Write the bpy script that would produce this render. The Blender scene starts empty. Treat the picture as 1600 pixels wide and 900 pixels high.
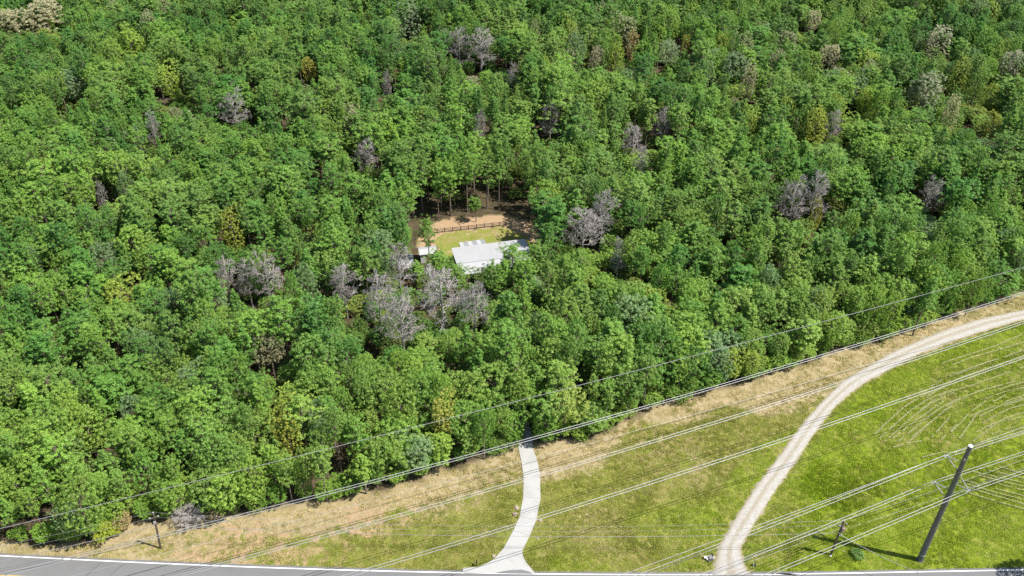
import bpy, bmesh, math, random
import numpy as np
from mathutils import Vector, Matrix
random.seed(7); rng = np.random.default_rng(11)
sc = bpy.context.scene
COL = sc.collection

# ------------------------------------------------------------------ camera, light, exposure
CAM_H, PITCH, FPX = 130.0, math.radians(38.0), 1445.0
cam = bpy.data.cameras.new('camera'); cam_o = bpy.data.objects.new('camera', cam); COL.objects.link(cam_o)
cam_o.location = (0, 0, CAM_H); cam_o.rotation_euler = (math.radians(90) - PITCH, 0, 0)
cam.sensor_width = 36.0; cam.lens = 36.0 * FPX / 1600.0; cam.clip_start = 1.0; cam.clip_end = 6000.0
sc.camera = cam_o
SUN_EL, SUN_AZ = math.radians(58.5), math.radians(105.6)       # azimuth clockwise from +Y
w = bpy.data.worlds.new('World'); sc.world = w; w.use_nodes = True
nt = w.node_tree; nt.nodes.clear()
sky = nt.nodes.new('ShaderNodeTexSky'); sky.sky_type = 'NISHITA'; sky.sun_disc = False
sky.sun_elevation = SUN_EL; sky.sun_rotation = SUN_AZ
bg = nt.nodes.new('ShaderNodeBackground'); bg.inputs['Strength'].default_value = 0.095
wo = nt.nodes.new('ShaderNodeOutputWorld')
nt.links.new(sky.outputs[0], bg.inputs[0]); nt.links.new(bg.outputs[0], wo.inputs[0])
sl = bpy.data.lights.new('sun', 'SUN'); sl.energy = 5.0; sl.angle = math.radians(0.35); sl.color = (1.0, 0.955, 0.88)
so = bpy.data.objects.new('sun', sl); COL.objects.link(so)
sdir = Vector((math.cos(SUN_EL) * math.sin(SUN_AZ), math.cos(SUN_EL) * math.cos(SUN_AZ), math.sin(SUN_EL)))
so.rotation_euler = sdir.to_track_quat('Z', 'Y').to_euler()
sc.view_settings.view_transform = 'Standard'; sc.view_settings.look = 'None'
sc.view_settings.exposure = 0.80; sc.view_settings.gamma = 1.0
sc.render.engine = 'CYCLES'
sc.cycles.max_bounces = 6; sc.cycles.diffuse_bounces = 3; sc.cycles.transmission_bounces = 3; sc.cycles.glossy_bounces = 2
sc.cycles.use_denoising = False

# ------------------------------------------------------------------ where things stand
CP, SP = math.cos(PITCH), math.sin(PITCH)
def p2w(px, py, z=0.0):
    u = (px - 800) / FPX; v = (py - 450) / FPX
    dx, dy, dz = u, CP - v * SP, -(SP + v * CP)
    t = (z - CAM_H) / dz
    return Vector((dx * t, dy * t, z))
def w2p(x, y, z):
    dz = z - CAM_H; dep = y * CP - dz * SP; up = y * SP + dz * CP
    return 800 + FPX * x / dep, 450 - FPX * up / dep, dep
ANG = math.radians(20.5)
DV = np.array([math.cos(ANG), math.sin(ANG)]); NV = np.array([-math.sin(ANG), math.cos(ANG)])
def sn(x, y): return x * DV[0] + y * DV[1], x * NV[0] + y * NV[1]
def xy(s, n): return s * DV[0] + n * NV[0], s * DV[1] + n * NV[1]
EDGE_PX = [(-60, 868), (0, 850), (130, 852), (190, 828), (250, 815), (330, 805), (390, 805), (440, 795), (520, 783), (600, 765), (700, 735), (760, 715),
           (800, 700), (860, 695), (920, 688), (1000, 650), (1060, 630), (1100, 618), (1200, 590), (1300, 553), (1340, 545), (1400, 525),
           (1480, 497), (1600, 455), (1680, 425)]
EDGE = np.array([sn(*p2w(*p)[:2]) for p in EDGE_PX]); EDGE = EDGE[np.argsort(EDGE[:, 0])]
def edge_n(s): return np.interp(s, EDGE[:, 0], EDGE[:, 1])

def vnoise(x, y, scale, seed):
    """smooth value noise in 0..1"""
    x = np.asarray(x, float) / scale + 1000.3; y = np.asarray(y, float) / scale + 1000.7
    xi = np.floor(x).astype(int); yi = np.floor(y).astype(int); fx = x - xi; fy = y - yi
    fx = fx * fx * (3 - 2 * fx); fy = fy * fy * (3 - 2 * fy)
    def h(a, b):
        k = (a * 374761393 + b * 668265263 + seed * 974634777) & 0xffffffff
        k = ((k ^ (k >> 13)) * 1274126177) & 0xffffffff
        return ((k ^ (k >> 16)) & 0xffff) / 65535.0
    return (h(xi, yi) * (1 - fx) + h(xi + 1, yi) * fx) * (1 - fy) + (h(xi, yi + 1) * (1 - fx) + h(xi + 1, yi + 1) * fx) * fy
def in_poly(x, y, poly):
    x = np.asarray(x, float); y = np.asarray(y, float); r = np.zeros(x.shape, bool)
    for (x0, y0), (x1, y1) in zip(poly, poly[1:] + poly[:1]):
        c = ((y0 > y) != (y1 > y)) & (x < (x1 - x0) * (y - y0) / ((y1 - y0) or 1e-9) + x0); r ^= c
    return r

# ------------------------------------------------------------------ materials
def new_mat(name):
    m = bpy.data.materials.new(name); m.use_nodes = True
    t = m.node_tree; b = t.nodes['Principled BSDF']
    return m, t, b
def N_(t, typ, **k):
    n = t.nodes.new(typ)
    for a, v in k.items(): setattr(n, a, v)
    return n
def noise(t, scale, detail=4, rough=0.6, vec=None, dist=0.0):
    n = N_(t, 'ShaderNodeTexNoise'); n.inputs['Scale'].default_value = scale; n.inputs['Detail'].default_value = detail
    n.inputs['Roughness'].default_value = rough; n.inputs['Distortion'].default_value = dist
    if vec: t.links.new(vec, n.inputs['Vector'])
    return n.outputs['Fac']
def ramp(t, fac, stops):
    r = N_(t, 'ShaderNodeValToRGB'); e = r.color_ramp.elements
    while len(e) < len(stops): e.new(0.5)
    for el, (p, c) in zip(e, stops): el.position = p; el.color = (*c, 1) if len(c) == 3 else c
    t.links.new(fac, r.inputs[0]); return r.outputs[0]
def mix(t, f, a, b, mode='MIX'):
    m = N_(t, 'ShaderNodeMix', data_type='RGBA', blend_type=mode)
    for v, i in ((f, 0), (a, 6), (b, 7)):
        if hasattr(v, 'node'): t.links.new(v, m.inputs[i])
        elif i == 0: m.inputs[0].default_value = v
        else: m.inputs[i].default_value = (*v, 1)
    return m.outputs[2]
def math_(t, op, a, b=0.0, clamp=False):
    m = N_(t, 'ShaderNodeMath', operation=op, use_clamp=clamp)
    for v, i in ((a, 0), (b, 1)):
        if hasattr(v, 'node'): t.links.new(v, m.inputs[i])
        else: m.inputs[i].default_value = v
    return m.outputs[0]
def bump(t, b, h, strength, dist):
    n = N_(t, 'ShaderNodeBump'); n.inputs['Strength'].default_value = strength; n.inputs['Distance'].default_value = dist
    t.links.new(h, n.inputs['Height']); t.links.new(n.outputs[0], b.inputs['Normal'])
def gpos(t): return N_(t, 'ShaderNodeNewGeometry').outputs['Position']
def simple(name, col, rough=0.6, metal=0.0, var=0.25, scale=3.0):
    m, t, b = new_mat(name)
    tc = N_(t, 'ShaderNodeTexCoord').outputs['Object']
    f = noise(t, scale, 5, 0.65, tc)
    c = ramp(t, f, [(0.3, tuple(x * (1 - var) for x in col)), (0.7, tuple(min(1, x * (1 + var)) for x in col))])
    t.links.new(c, b.inputs['Base Color']); b.inputs['Roughness'].default_value = rough; b.inputs['Metallic'].default_value = metal
    return m

def foliage_mat(name, trans=0.22, GAIN=1.0):
    """leaf colour = the tree's own tint x the leaf's own variation"""
    m, t, b = new_mat(name)
    a = N_(t, 'ShaderNodeAttribute', attribute_type='INSTANCER', attribute_name='tint')
    v = N_(t, 'ShaderNodeAttribute', attribute_type='GEOMETRY', attribute_name='var')
    oi = N_(t, 'ShaderNodeObjectInfo').outputs['Random']
    k = math_(t, 'ADD', math_(t, 'MULTIPLY', v.outputs['Fac'], 0.85), GAIN - 0.42)
    k = math_(t, 'MULTIPLY', k, math_(t, 'ADD', math_(t, 'MULTIPLY', oi, 0.3), 0.85))
    sv = N_(t, 'ShaderNodeVectorMath', operation='SCALE')
    t.links.new(a.outputs['Color'], sv.inputs[0]); t.links.new(k, sv.inputs['Scale'])
    c = mix(t, math_(t, 'MULTIPLY', v.outputs['Fac'], 0.30), sv.outputs[0], mix(t, 1.0, sv.outputs[0], (1.30, 1.10, 0.8), 'MULTIPLY'))
    t.links.new(c, b.inputs['Base Color']); b.inputs['Roughness'].default_value = 0.5
    b.inputs['Specular IOR Level'].default_value = 0.35
    tr = N_(t, 'ShaderNodeBsdfTranslucent'); t.links.new(mix(t, 1.0, c, (1.1, 1.4, 0.5), 'MULTIPLY'), tr.inputs[0])
    ms = N_(t, 'ShaderNodeMixShader'); ms.inputs[0].default_value = trans
    t.links.new(b.outputs[0], ms.inputs[1]); t.links.new(tr.outputs[0], ms.inputs[2])
    t.links.new(ms.outputs[0], t.nodes['Material Output'].inputs[0])
    return m
M = {}
M['needle'] = foliage_mat('pine_needles', 0.34, 2.1)
M['leaf'] = foliage_mat('broad_leaves', 0.36, 2.0)
M['bark'] = simple('brown_bark', (0.16, 0.125, 0.10), 0.9, 0, 0.4, 2.5)
M['dead'] = simple('weathered_dead_wood', (0.295, 0.268, 0.252), 0.9, 0, 0.3, 1.5)
M['wood_pole'] = simple('creosoted_pole_wood', (0.085, 0.06, 0.05), 0.85, 0, 0.35, 4)
M['steel'] = simple('galvanised_pole_steel', (0.10, 0.105, 0.12), 0.5, 0.2, 0.15, 1.2)
M['strut'] = simple('pale_insulator', (0.34, 0.35, 0.37), 0.35, 0.1, 0.08, 3)
M['wire'] = simple('aluminium_conductor', (0.30, 0.30, 0.31), 0.42, 0.3, 0.06, 0.5)
M['wire_dark'] = simple('dark_cable_jacket', (0.19, 0.19, 0.195), 0.5, 0.1, 0.1, 0.5)
M['roof'] = simple('white_metal_roof', (0.345, 0.345, 0.352), 0.45, 0.0, 0.05, 0.6)
M['wall'] = simple('brown_board_wall', (0.17, 0.12, 0.085), 0.8, 0, 0.25, 2)
M['panel'] = simple('translucent_roof_panel', (0.40, 0.405, 0.42), 0.4, 0, 0.1, 1)
M['panel_grey'] = simple('grey_roof_panel', (0.25, 0.255, 0.275), 0.4, 0, 0.15, 1)
M['glass'] = simple('dark_window_glass', (0.05, 0.06, 0.07), 0.15, 0, 0.1, 1)
M['trim'] = simple('white_trim', (0.5, 0.5, 0.49), 0.5, 0, 0.06, 2)
M['fence'] = simple('dark_fence_wood', (0.055, 0.042, 0.036), 0.85, 0, 0.3, 3)
M['rock'] = simple('brown_field_stone', (0.27, 0.22, 0.18), 0.9, 0, 0.4, 3)
M['slab'] = simple('broken_pale_concrete', (0.34, 0.33, 0.31), 0.85, 0, 0.15, 3)
M['black'] = simple('black_plastic', (0.02, 0.02, 0.022), 0.4, 0, 0.2, 2)
M['can'] = simple('rusty_transformer_paint', (0.36, 0.27, 0.24), 0.5, 0.1, 0.3, 4)
M['porcelain'] = simple('grey_porcelain', (0.3, 0.3, 0.32), 0.3, 0, 0.1, 4)

def ground_mat():
    m, t, b = new_mat('field_ground'); p = gpos(t)
    z = N_(t, 'ShaderNodeAttribute', attribute_type='GEOMETRY', attribute_name='zone'); sx = N_(t, 'ShaderNodeSeparateColor'); t.links.new(z.outputs['Color'], sx.inputs[0])
    straw, lush, orange = sx.outputs[0], sx.outputs[1], sx.outputs[2]
    z2 = N_(t, 'ShaderNodeAttribute', attribute_type='GEOMETRY', attribute_name='zone2'); s2 = N_(t, 'ShaderNodeSeparateColor'); t.links.new(z2.outputs['Color'], s2.inputs[0])
    litter, brown = s2.outputs[0], s2.outputs[1]
    n1 = noise(t, 0.07, 5, 0.62, p); n2 = noise(t, 0.45, 6, 0.7, p, 0.6); n3 = noise(t, 2.6, 4, 0.75, p); n4 = noise(t, 0.16, 5, 0.65, p, 1.2)
    olive = mix(t, ramp(t, n2, [(0.34, (0, 0, 0)), (0.66, (1, 1, 1))]), (0.165, 0.19, 0.034), (0.235, 0.215, 0.066))
    olive = mix(t, ramp(t, n4, [(0.45, (0, 0, 0)), (0.68, (0.75, 0.75, 0.75))]), olive, (0.155, 0.215, 0.028))
    green = mix(t, ramp(t, n2, [(0.3, (0, 0, 0)), (0.72, (1, 1, 1))]), (0.155, 0.225, 0.012), (0.205, 0.240, 0.024))
    green = mix(t, ramp(t, n4, [(0.46, (0, 0, 0)), (0.64, (0.8, 0.8, 0.8))]), green, (0.235, 0.225, 0.055))
    base = mix(t, lush, olive, green)
    base = mix(t, math_(t, 'MULTIPLY', brown, ramp(t, n2, [(0.38, (0, 0, 0)), (0.6, (1, 1, 1))])), base, (0.24, 0.19, 0.085))
    sm = ramp(t, math_(t, 'ADD', straw, math_(t, 'MULTIPLY', math_(t, 'SUBTRACT', math_(t, 'ADD', math_(t, 'MULTIPLY', n2, 0.6), math_(t, 'MULTIPLY', n3, 0.4)), 0.5), 1.9)), [(0.36, (0, 0, 0)), (0.62, (1, 1, 1))])
    strawc = mix(t, ramp(t, n2, [(0.4, (0, 0, 0)), (0.62, (1, 1, 1))]), (0.26, 0.21, 0.105), (0.36, 0.295, 0.18))
    strawc = mix(t, ramp(t, n3, [(0.3, (0.7, 0.7, 0.7)), (0.5, (0, 0, 0))]), strawc, (0.25, 0.19, 0.085))
    base = mix(t, sm, base, strawc)
    om = ramp(t, math_(t, 'ADD', orange, math_(t, 'MULTIPLY', math_(t, 'SUBTRACT', n2, 0.5), 1.7)), [(0.38, (0, 0, 0)), (0.6, (1, 1, 1))])
    base = mix(t, om, base, mix(t, n3, (0.31, 0.20, 0.115), (0.38, 0.28, 0.175)))
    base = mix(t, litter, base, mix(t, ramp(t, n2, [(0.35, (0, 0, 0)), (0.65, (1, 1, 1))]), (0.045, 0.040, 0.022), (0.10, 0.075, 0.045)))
    base = mix(t, ramp(t, n3, [(0.25, (0.55, 0.55, 0.55)), (0.5, (0, 0, 0))]), base, mix(t, 1.0, base, (0.72, 0.72, 0.68), 'MULTIPLY'))
    t.links.new(base, b.inputs['Base Color']); b.inputs['Roughness'].default_value = 0.95; b.inputs['Specular IOR Level'].default_value = 0.1
    bump(t, b, math_(t, 'ADD', n3, math_(t, 'MULTIPLY', n2, 1.5)), 0.75, 0.30)
    return m
def gravel_mat():
    m, t, b = new_mat('pale_gravel'); p = gpos(t)
    uv = N_(t, 'ShaderNodeAttribute', attribute_type='GEOMETRY', attribute_name='across').outputs['Fac']   # 0..1 over the width
    n1 = noise(t, 0.35, 5, 0.7, p, 0.8); n2 = noise(t, 2.2, 5, 0.8, p); n3 = noise(t, 9.0, 3, 0.8, p)
    wob = math_(t, 'ADD', uv, math_(t, 'MULTIPLY', math_(t, 'SUBTRACT', n1, 0.5), 0.16))
    lane = ramp(t, wob, [(0.04, (0, 0, 0)), (0.16, (0.7, 0.7, 0.7)), (0.34, (0.95, 0.95, 0.95)), (0.45, (0.25, 0.25, 0.25)), (0.55, (0.35, 0.35, 0.35)), (0.68, (1, 1, 1)), (0.86, (0.9, 0.9, 0.9)), (0.97, (0, 0, 0))])
    sand = mix(t, n2, (0.21, 0.18, 0.12), (0.30, 0.26, 0.18))
    stone = mix(t, ramp(t, n2, [(0.35, (0, 0, 0)), (0.65, (1, 1, 1))]), (0.29, 0.275, 0.245), (0.43, 0.415, 0.385))
    c = mix(t, lane, sand, stone)
    c = mix(t, ramp(t, n3, [(0.3, (0.6, 0.6, 0.6)), (0.5, (0, 0, 0))]), c, (0.21, 0.185, 0.14))
    t.links.new(c, b.inputs['Base Color']); b.inputs['Roughness'].default_value = 0.95
    bump(t, b, math_(t, 'ADD', n2, n3), 0.6, 0.12); return m
def concrete_mat():
    m, t, b = new_mat('drive_concrete'); p = gpos(t)
    n1 = noise(t, 0.25, 6, 0.65, p, 0.5); n2 = noise(t, 3.0, 5, 0.7, p)
    c = mix(t, ramp(t, n1, [(0.32, (0, 0, 0)), (0.52, (1, 1, 1))]), (0.285, 0.28, 0.262), (0.345, 0.34, 0.325))
    c = mix(t, ramp(t, n2, [(0.32, (0.4, 0.4, 0.4)), (0.5, (0, 0, 0))]), c, (0.27, 0.265, 0.245))
    t.links.new(c, b.inputs['Base Color']); b.inputs['Roughness'].default_value = 0.9; bump(t, b, n2, 0.2, 0.03); return m
def asphalt_mat():
    m, t, b = new_mat('worn_asphalt'); p = gpos(t)
    n1 = noise(t, 0.2, 6, 0.7, p, 0.4); n2 = noise(t, 4.0, 5, 0.8, p)
    c = mix(t, n1, (0.115, 0.115, 0.117), (0.17, 0.17, 0.17)); c = mix(t, ramp(t, n2, [(0.3, (0.5, 0.5, 0.5)), (0.55, (0, 0, 0))]), c, (0.15, 0.15, 0.15))
    t.links.new(c, b.inputs['Base Color']); b.inputs['Roughness'].default_value = 0.9; bump(t, b, n2, 0.2, 0.02); return m
M['ground'] = ground_mat(); M['gravel'] = gravel_mat(); M['concrete'] = concrete_mat(); M['asphalt'] = asphalt_mat()
M['paint'] = simple('white_road_paint', (0.72, 0.72, 0.70), 0.7, 0, 0.08, 2)
M['yellow'] = simple('yellow_road_paint', (0.62, 0.42, 0.04), 0.7, 0, 0.12, 2)
M['dark_strip'] = simple('dark_strip_grey', (0.07, 0.07, 0.072), 0.7, 0, 0.1, 2)

# ------------------------------------------------------------------ helpers
def link(name, me, mat=None, parent=None, loc=None):
    o = bpy.data.objects.new(name, me); COL.objects.link(o)
    if mat is not None and me is not None and len(me.materials) == 0: me.materials.append(mat)
    if parent is not None: o.parent = parent
    if loc is not None: o.location = loc
    return o
def tag(o, label=None, cat=None, group=None, kind=None):
    if label: o['label'] = label
    if cat: o['category'] = cat
    if group: o['group'] = group
    if kind: o['kind'] = kind
    return o
def empty(name, loc=(0, 0, 0), rz=0.0):
    o = bpy.data.objects.new(name, None); COL.objects.link(o); o.location = loc; o.rotation_euler = (0, 0, rz); o.empty_display_size = 0.5
    return o
def mesh_np(name, verts, faces, mat=None, attrs=None, smooth=False):
    """verts (N,3); faces (F,k) all the same k"""
    me = bpy.data.meshes.new(name); verts = np.asarray(verts, np.float32); faces = np.asarray(faces, np.int32); k = faces.shape[1]
    me.vertices.add(len(verts)); me.vertices.foreach_set('co', verts.ravel())
    me.loops.add(faces.size); me.loops.foreach_set('vertex_index', faces.ravel())
    me.polygons.add(len(faces)); me.polygons.foreach_set('loop_start', np.arange(0, faces.size, k, dtype=np.int32))
    if smooth: me.polygons.foreach_set('use_smooth', np.ones(len(faces), bool))
    for an, (typ, data) in (attrs or {}).items():
        a = me.attributes.new(an, typ, 'POINT'); a.data.foreach_set('value' if typ == 'FLOAT' else 'color' if 'COLOR' in typ else 'vector', np.asarray(data, np.float32).ravel())
    me.update(calc_edges=True); me.validate()
    if mat: me.materials.append(mat)
    return me
class Geo:
    """collects tubes, boxes and prisms into one mesh"""
    def __init__(s): s.v = []; s.f = []; s.n = 0
    def add(s, v, f):
        s.v += [tuple(x) for x in v]; s.f += [tuple(i + s.n for i in q) for q in f]; s.n = len(s.v); return s
    def tube(s, pts, rad, sides=6, cap=True):
        pts = [Vector(p) for p in pts]; rad = rad if hasattr(rad, '__len__') else [rad] * len(pts); v = []; f = []
        for i, p in enumerate(pts):
            d = (pts[min(i + 1, len(pts) - 1)] - pts[max(i - 1, 0)]).normalized()
            a = d.cross(Vector((0, 0, 1)) if abs(d.z) < 0.9 else Vector((1, 0, 0))).normalized(); b = d.cross(a)
            for k in range(sides):
                t = 2 * math.pi * k / sides; v.append(p + (a * math.cos(t) + b * math.sin(t)) * rad[i])
        for i in range(len(pts) - 1):
            for k in range(sides):
                k2 = (k + 1) % sides; f.append((i * sides + k, i * sides + k2, (i + 1) * sides + k2, (i + 1) * sides + k))
        if cap: f.append(tuple(range(sides))[::-1]); f.append(tuple((len(pts) - 1) * sides + k for k in range(sides)))
        return s.add(v, f)
    def box(s, c, size, rz=0.0, ux=None):
        c = Vector(c); hx, hy, hz = [q / 2 for q in size]; R = Matrix.Rotation(rz, 3, 'Z')
        v = [c + R @ Vector((x * hx, y * hy, z * hz)) for z in (-1, 1) for x, y in ((-1, -1), (1, -1), (1, 1), (-1, 1))]
        return s.add(v, [(3, 2, 1, 0), (4, 5, 6, 7), (0, 1, 5, 4), (1, 2, 6, 5), (2, 3, 7, 6), (3, 0, 4, 7)])
    def prism(s, poly, z0, z1):
        n = len(poly); v = [(x, y, z0) for x, y in poly] + [(x, y, z1) for x, y in poly]
        return s.add(v, [tuple(range(n))[::-1], tuple(range(n, 2 * n))] + [(i, (i + 1) % n, n + (i + 1) % n, n + i) for i in range(n)])
    def hexa(s, bot, top): return s.add(list(bot) + list(top), [(3, 2, 1, 0), (4, 5, 6, 7), (0, 1, 5, 4), (1, 2, 6, 5), (2, 3, 7, 6), (3, 0, 4, 7)])
    def build(s, name, mat, parent=None, smooth=False):
        me = bpy.data.meshes.new(name); me.from_pydata(s.v, [], s.f); me.materials.append(mat)
        if smooth: me.polygons.foreach_set('use_smooth', [True] * len(me.polygons))
        me.update(); return link(name, me, None, parent)
def resample(pts, n):
    p = np.array(pts, float); d = np.r_[0, np.cumsum(np.hypot(*np.diff(p, axis=0).T))]; t = np.linspace(0, d[-1], n)
    # smooth the polyline a little
    q = np.c_[np.interp(t, d, p[:, 0]), np.interp(t, d, p[:, 1])]
    for _ in range(3): q[1:-1] = (q[:-2] + 2 * q[1:-1] + q[2:]) / 4
    return q

# ------------------------------------------------------------------ the ground sheet
TRACK_L = [(1106, 899), (1112, 895), (1115, 889), (1121, 858), (1146, 812), (1182, 757), (1221, 707), (1249, 667), (1272, 640), (1294, 617), (1321, 592), (1357, 571), (1395, 549), (1437, 531), (1479, 514), (1534, 497), (1600, 484), (1700, 468), (1960, 432)]
TRACK_R = [(1184, 899), (1171, 895), (1165, 889), (1156, 858), (1184, 812), (1219, 757), (1254, 707), (1281, 667), (1299, 643), (1320, 622), (1350, 599), (1392, 577), (1436, 554), (1478, 538), (1519, 524), (1560, 511), (1602, 499), (1705, 482), (1965, 445)]
xs = np.unique(np.r_[-3000, -1500, -700, -350, -220, -160, np.arange(-115, 165, 0.75), 190, 240, 350, 700, 1500, 3000])
ys = np.unique(np.r_[-3000, -1500, -700, -300, -100, 0, 40, 60, np.arange(78, 172, 0.75), np.arange(172, 215, 1.0), 230, 260, 300, 360, 450, 700, 1500, 3000])
gx, gy = np.meshgrid(xs, ys); X = gx.ravel(); Y = gy.ravel()
S_ = X * DV[0] + Y * DV[1]; Nn = X * NV[0] + Y * NV[1]; dE = edge_n(S_) - Nn      # distance out of the wood
PX, PY, _d = w2p(X, Y, 0.0); ok = Y > 60
px_ = np.where(ok, PX, -9999); py_ = np.where(ok, PY, 9999)
sst = lambda a, b, v: np.clip((v - a) / (b - a), 0, 1) ** 2 * (3 - 2 * np.clip((v - a) / (b - a), 0, 1))
big = vnoise(X, Y, 9, 3); med = vnoise(X, Y, 3.2, 5)
trk = np.array([p2w(*p)[:2] for p in TRACK_R]); trackx = np.interp(Y, trk[:, 1], trk[:, 0])
right = sst(-0.5, 2.0, X - trackx) * ok                                            # east of the gravel track
wid = 4.6 + 3.6 * sst(-40, 20, S_) * (1 - sst(20, 60, S_)) + 3.6 * sst(70, 100, S_)
straw = (1 - sst(wid * 0.55, wid * 1.25 + 2, dE + (big - 0.5) * 7)) * (1 - right)
straw *= 0.70 + 0.42 * med
left = (1 - sst(-16, 7, S_)) * (0.34 + 0.36 * big)
straw = np.maximum(straw, left * sst(-1, 4, dE))
vb = np.where(ok, sst(885, 893, py_) * (px_ < 760) * (px_ > 420), 0); straw = np.maximum(straw, 0.45 * vb)
straw = np.maximum(straw, (0.07 + 0.24 * sst(0.55, 0.8, big)) * (1 - right)); straw = np.maximum(straw, right * 0.06)
lush = np.maximum(right * 0.95, (1 - right) * (0.75 * sst(0.52, 0.72, vnoise(X, Y, 14, 9)) * sst(8, 16, dE)))
strip = (np.abs(X - trackx + 6.0) < 4.0) & ok & (dE > 14); lush = np.where(strip, np.maximum(lush, 0.8), lush)
orange = 0.50 * (1 - sst(8, 20, np.hypot((S_ + 4) / 1.9, (Nn - 100)))) * sst(0.3, 0.7, big)
orange = np.maximum(orange, 0.30 * (1 - sst(2, 6, dE)) * sst(0.45, 0.8, med) * (1 - right))
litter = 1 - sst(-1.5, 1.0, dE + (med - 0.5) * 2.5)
YARD = [(672, 372), (695, 364), (783, 354), (850, 375), (840, 400), (780, 440), (720, 430), (690, 400)]
DIRT = [(660, 366), (672, 350), (705, 340), (790, 336), (832, 346), (848, 372), (840, 384), (815, 366), (783, 353), (696, 364), (678, 374), (680, 394), (656, 396), (650, 378)]
inY = in_poly(px_, py_, YARD); inD = in_poly(px_, py_, DIRT)
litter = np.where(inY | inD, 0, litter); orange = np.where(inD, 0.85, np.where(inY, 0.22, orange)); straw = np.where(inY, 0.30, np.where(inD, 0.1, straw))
lush = np.where(inY, 0.15, lush)
brown = np.clip((1 - right) * (0.35 + 0.6 * (big - 0.3)), 0, 0.8)
brown = np.maximum(brown, right * 0.7 * sst(0.5, 0.75, vnoise(X, Y, 16, 21)) * (dE < 40))
hayfield = in_poly(px_, py_, [(1360, 700), (1350, 680), (1420, 615), (1460, 575), (1700, 480), (1700, 650), (1540, 700), (1440, 705)])
brown = np.where(hayfield, np.maximum(brown, 0.35 + 0.6 * (big - 0.2)), brown)
Z = 0.10 * (vnoise(X, Y, 2.5, 31) - 0.5) + 0.05 * (vnoise(X, Y, 0.9, 33) - 0.5)
ny, nx = gx.shape; idx = np.arange(nx * ny).reshape(ny, nx)
quads = np.stack([idx[:-1, :-1], idx[:-1, 1:], idx[1:, 1:], idx[1:, :-1]], -1).reshape(-1, 4)
one = np.ones_like(X)
GZ = Z
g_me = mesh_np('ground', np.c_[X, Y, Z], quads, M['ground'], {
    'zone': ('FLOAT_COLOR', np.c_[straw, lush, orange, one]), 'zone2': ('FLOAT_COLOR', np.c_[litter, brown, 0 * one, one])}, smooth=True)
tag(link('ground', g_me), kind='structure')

# ------------------------------------------------------------------ road, drive, track: ribbons laid on the ground
def ribbon(name, Lp, Rp, z, mat, across=9, n=120, ragged=0.0, thick=0.0):
    a = resample(Lp, n); b = resample(Rp, n); vs = []; ac = []
    for i in range(n):
        e0 = ragged * (rng.random() - 0.3); e1 = ragged * (rng.random() - 0.3)
        for k in range(across):
            f = k / (across - 1); f2 = f
            if k == 0: f2 -= e0
            if k == across - 1: f2 += e1
            q = a[i] * (1 - f2) + b[i] * f2
            edge = k in (0, across - 1)
            vs.append((q[0], q[1], z - (thick if edge else 0.0))); ac.append(f)
    idx = np.arange(n * across).reshape(n, across)
    fs = np.stack([idx[:-1, :-1], idx[:-1, 1:], idx[1:, 1:], idx[1:, :-1]], -1).reshape(-1, 4)
    me = mesh_np(name, vs, fs, mat, {'across': ('FLOAT', ac)})
    o = link(name, me); tag(o, kind='structure')
    # face up
    if me.polygons[0].normal.z < 0: me.flip_normals()
    return o
g2 = lambda pts: [tuple(p2w(*p)[:2]) for p in pts]
ribbon('gravel_track', g2(TRACK_L), g2(TRACK_R), 0.13, M['gravel'], 13, 260, 0.16, 0.12)
DRIVE_L = [(798, 630), (802, 650), (806, 676), (810, 700), (815, 723), (818, 747), (817.5, 777), (812, 807), (802, 830), (787, 857), (773, 873), (762, 880), (747, 886.5), (723, 888)]
DRIVE_R = [(818, 630), (824, 650), (830, 676), (833, 702), (840, 723), (844, 743), (844.5, 780), (838, 813), (828, 837), (818, 857), (815.5, 864), (819, 874), (826, 884), (834, 894)]
# drive: a concrete slab with joints, cut into bays
dl = np.array(g2(DRIVE_L)); dr = np.array(g2(DRIVE_R))
tl = np.linspace(0, 1, 60)
def along(p, n):
    d = np.r_[0, np.cumsum(np.hypot(*np.diff(p, axis=0).T))]; t = np.linspace(0, d[-1], n); return np.c_[np.interp(t, d, p[:, 0]), np.interp(t, d, p[:, 1])]
ri = np.array([np.interp(np.linspace(0, 13, 53), np.arange(14), c) for c in (dl[:, 0], dl[:, 1], dr[:, 0], dr[:, 1])]).T
drive = empty('concrete_driveway', (0, 0, 0)); tag(drive, kind='structure')
tailL = p2w(724, 896.5); tailR = p2w(834, 896.5)
BAY = 4
for i in range(0, 52, BAY):
    g = Geo(); L_ = [tuple(ri[j, :2]) for j in range(i, i + BAY + 1)]; R_ = [tuple(ri[j, 2:]) for j in range(i, i + BAY + 1)]
    if i + BAY == 52: L_ += [tuple(tailL[:2])]; R_ += [tuple(tailR[:2])]
    poly = L_ + R_[::-1]
    if i: # a narrow joint at the head of each bay
        poly[0] = tuple(np.array(poly[0]) * 0.97 + np.array(L_[1]) * 0.03); poly[-1] = tuple(np.array(poly[-1]) * 0.97 + np.array(R_[1]) * 0.03)
    ar = sum(poly[k][0] * poly[(k + 1) % len(poly)][1] - poly[(k + 1) % len(poly)][0] * poly[k][1] for k in range(len(poly)))
    if ar < 0: poly = poly[::-1]
    g.prism(poly, -0.1, 0.135); g.build('concrete_slab', M['concrete'], drive)
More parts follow.
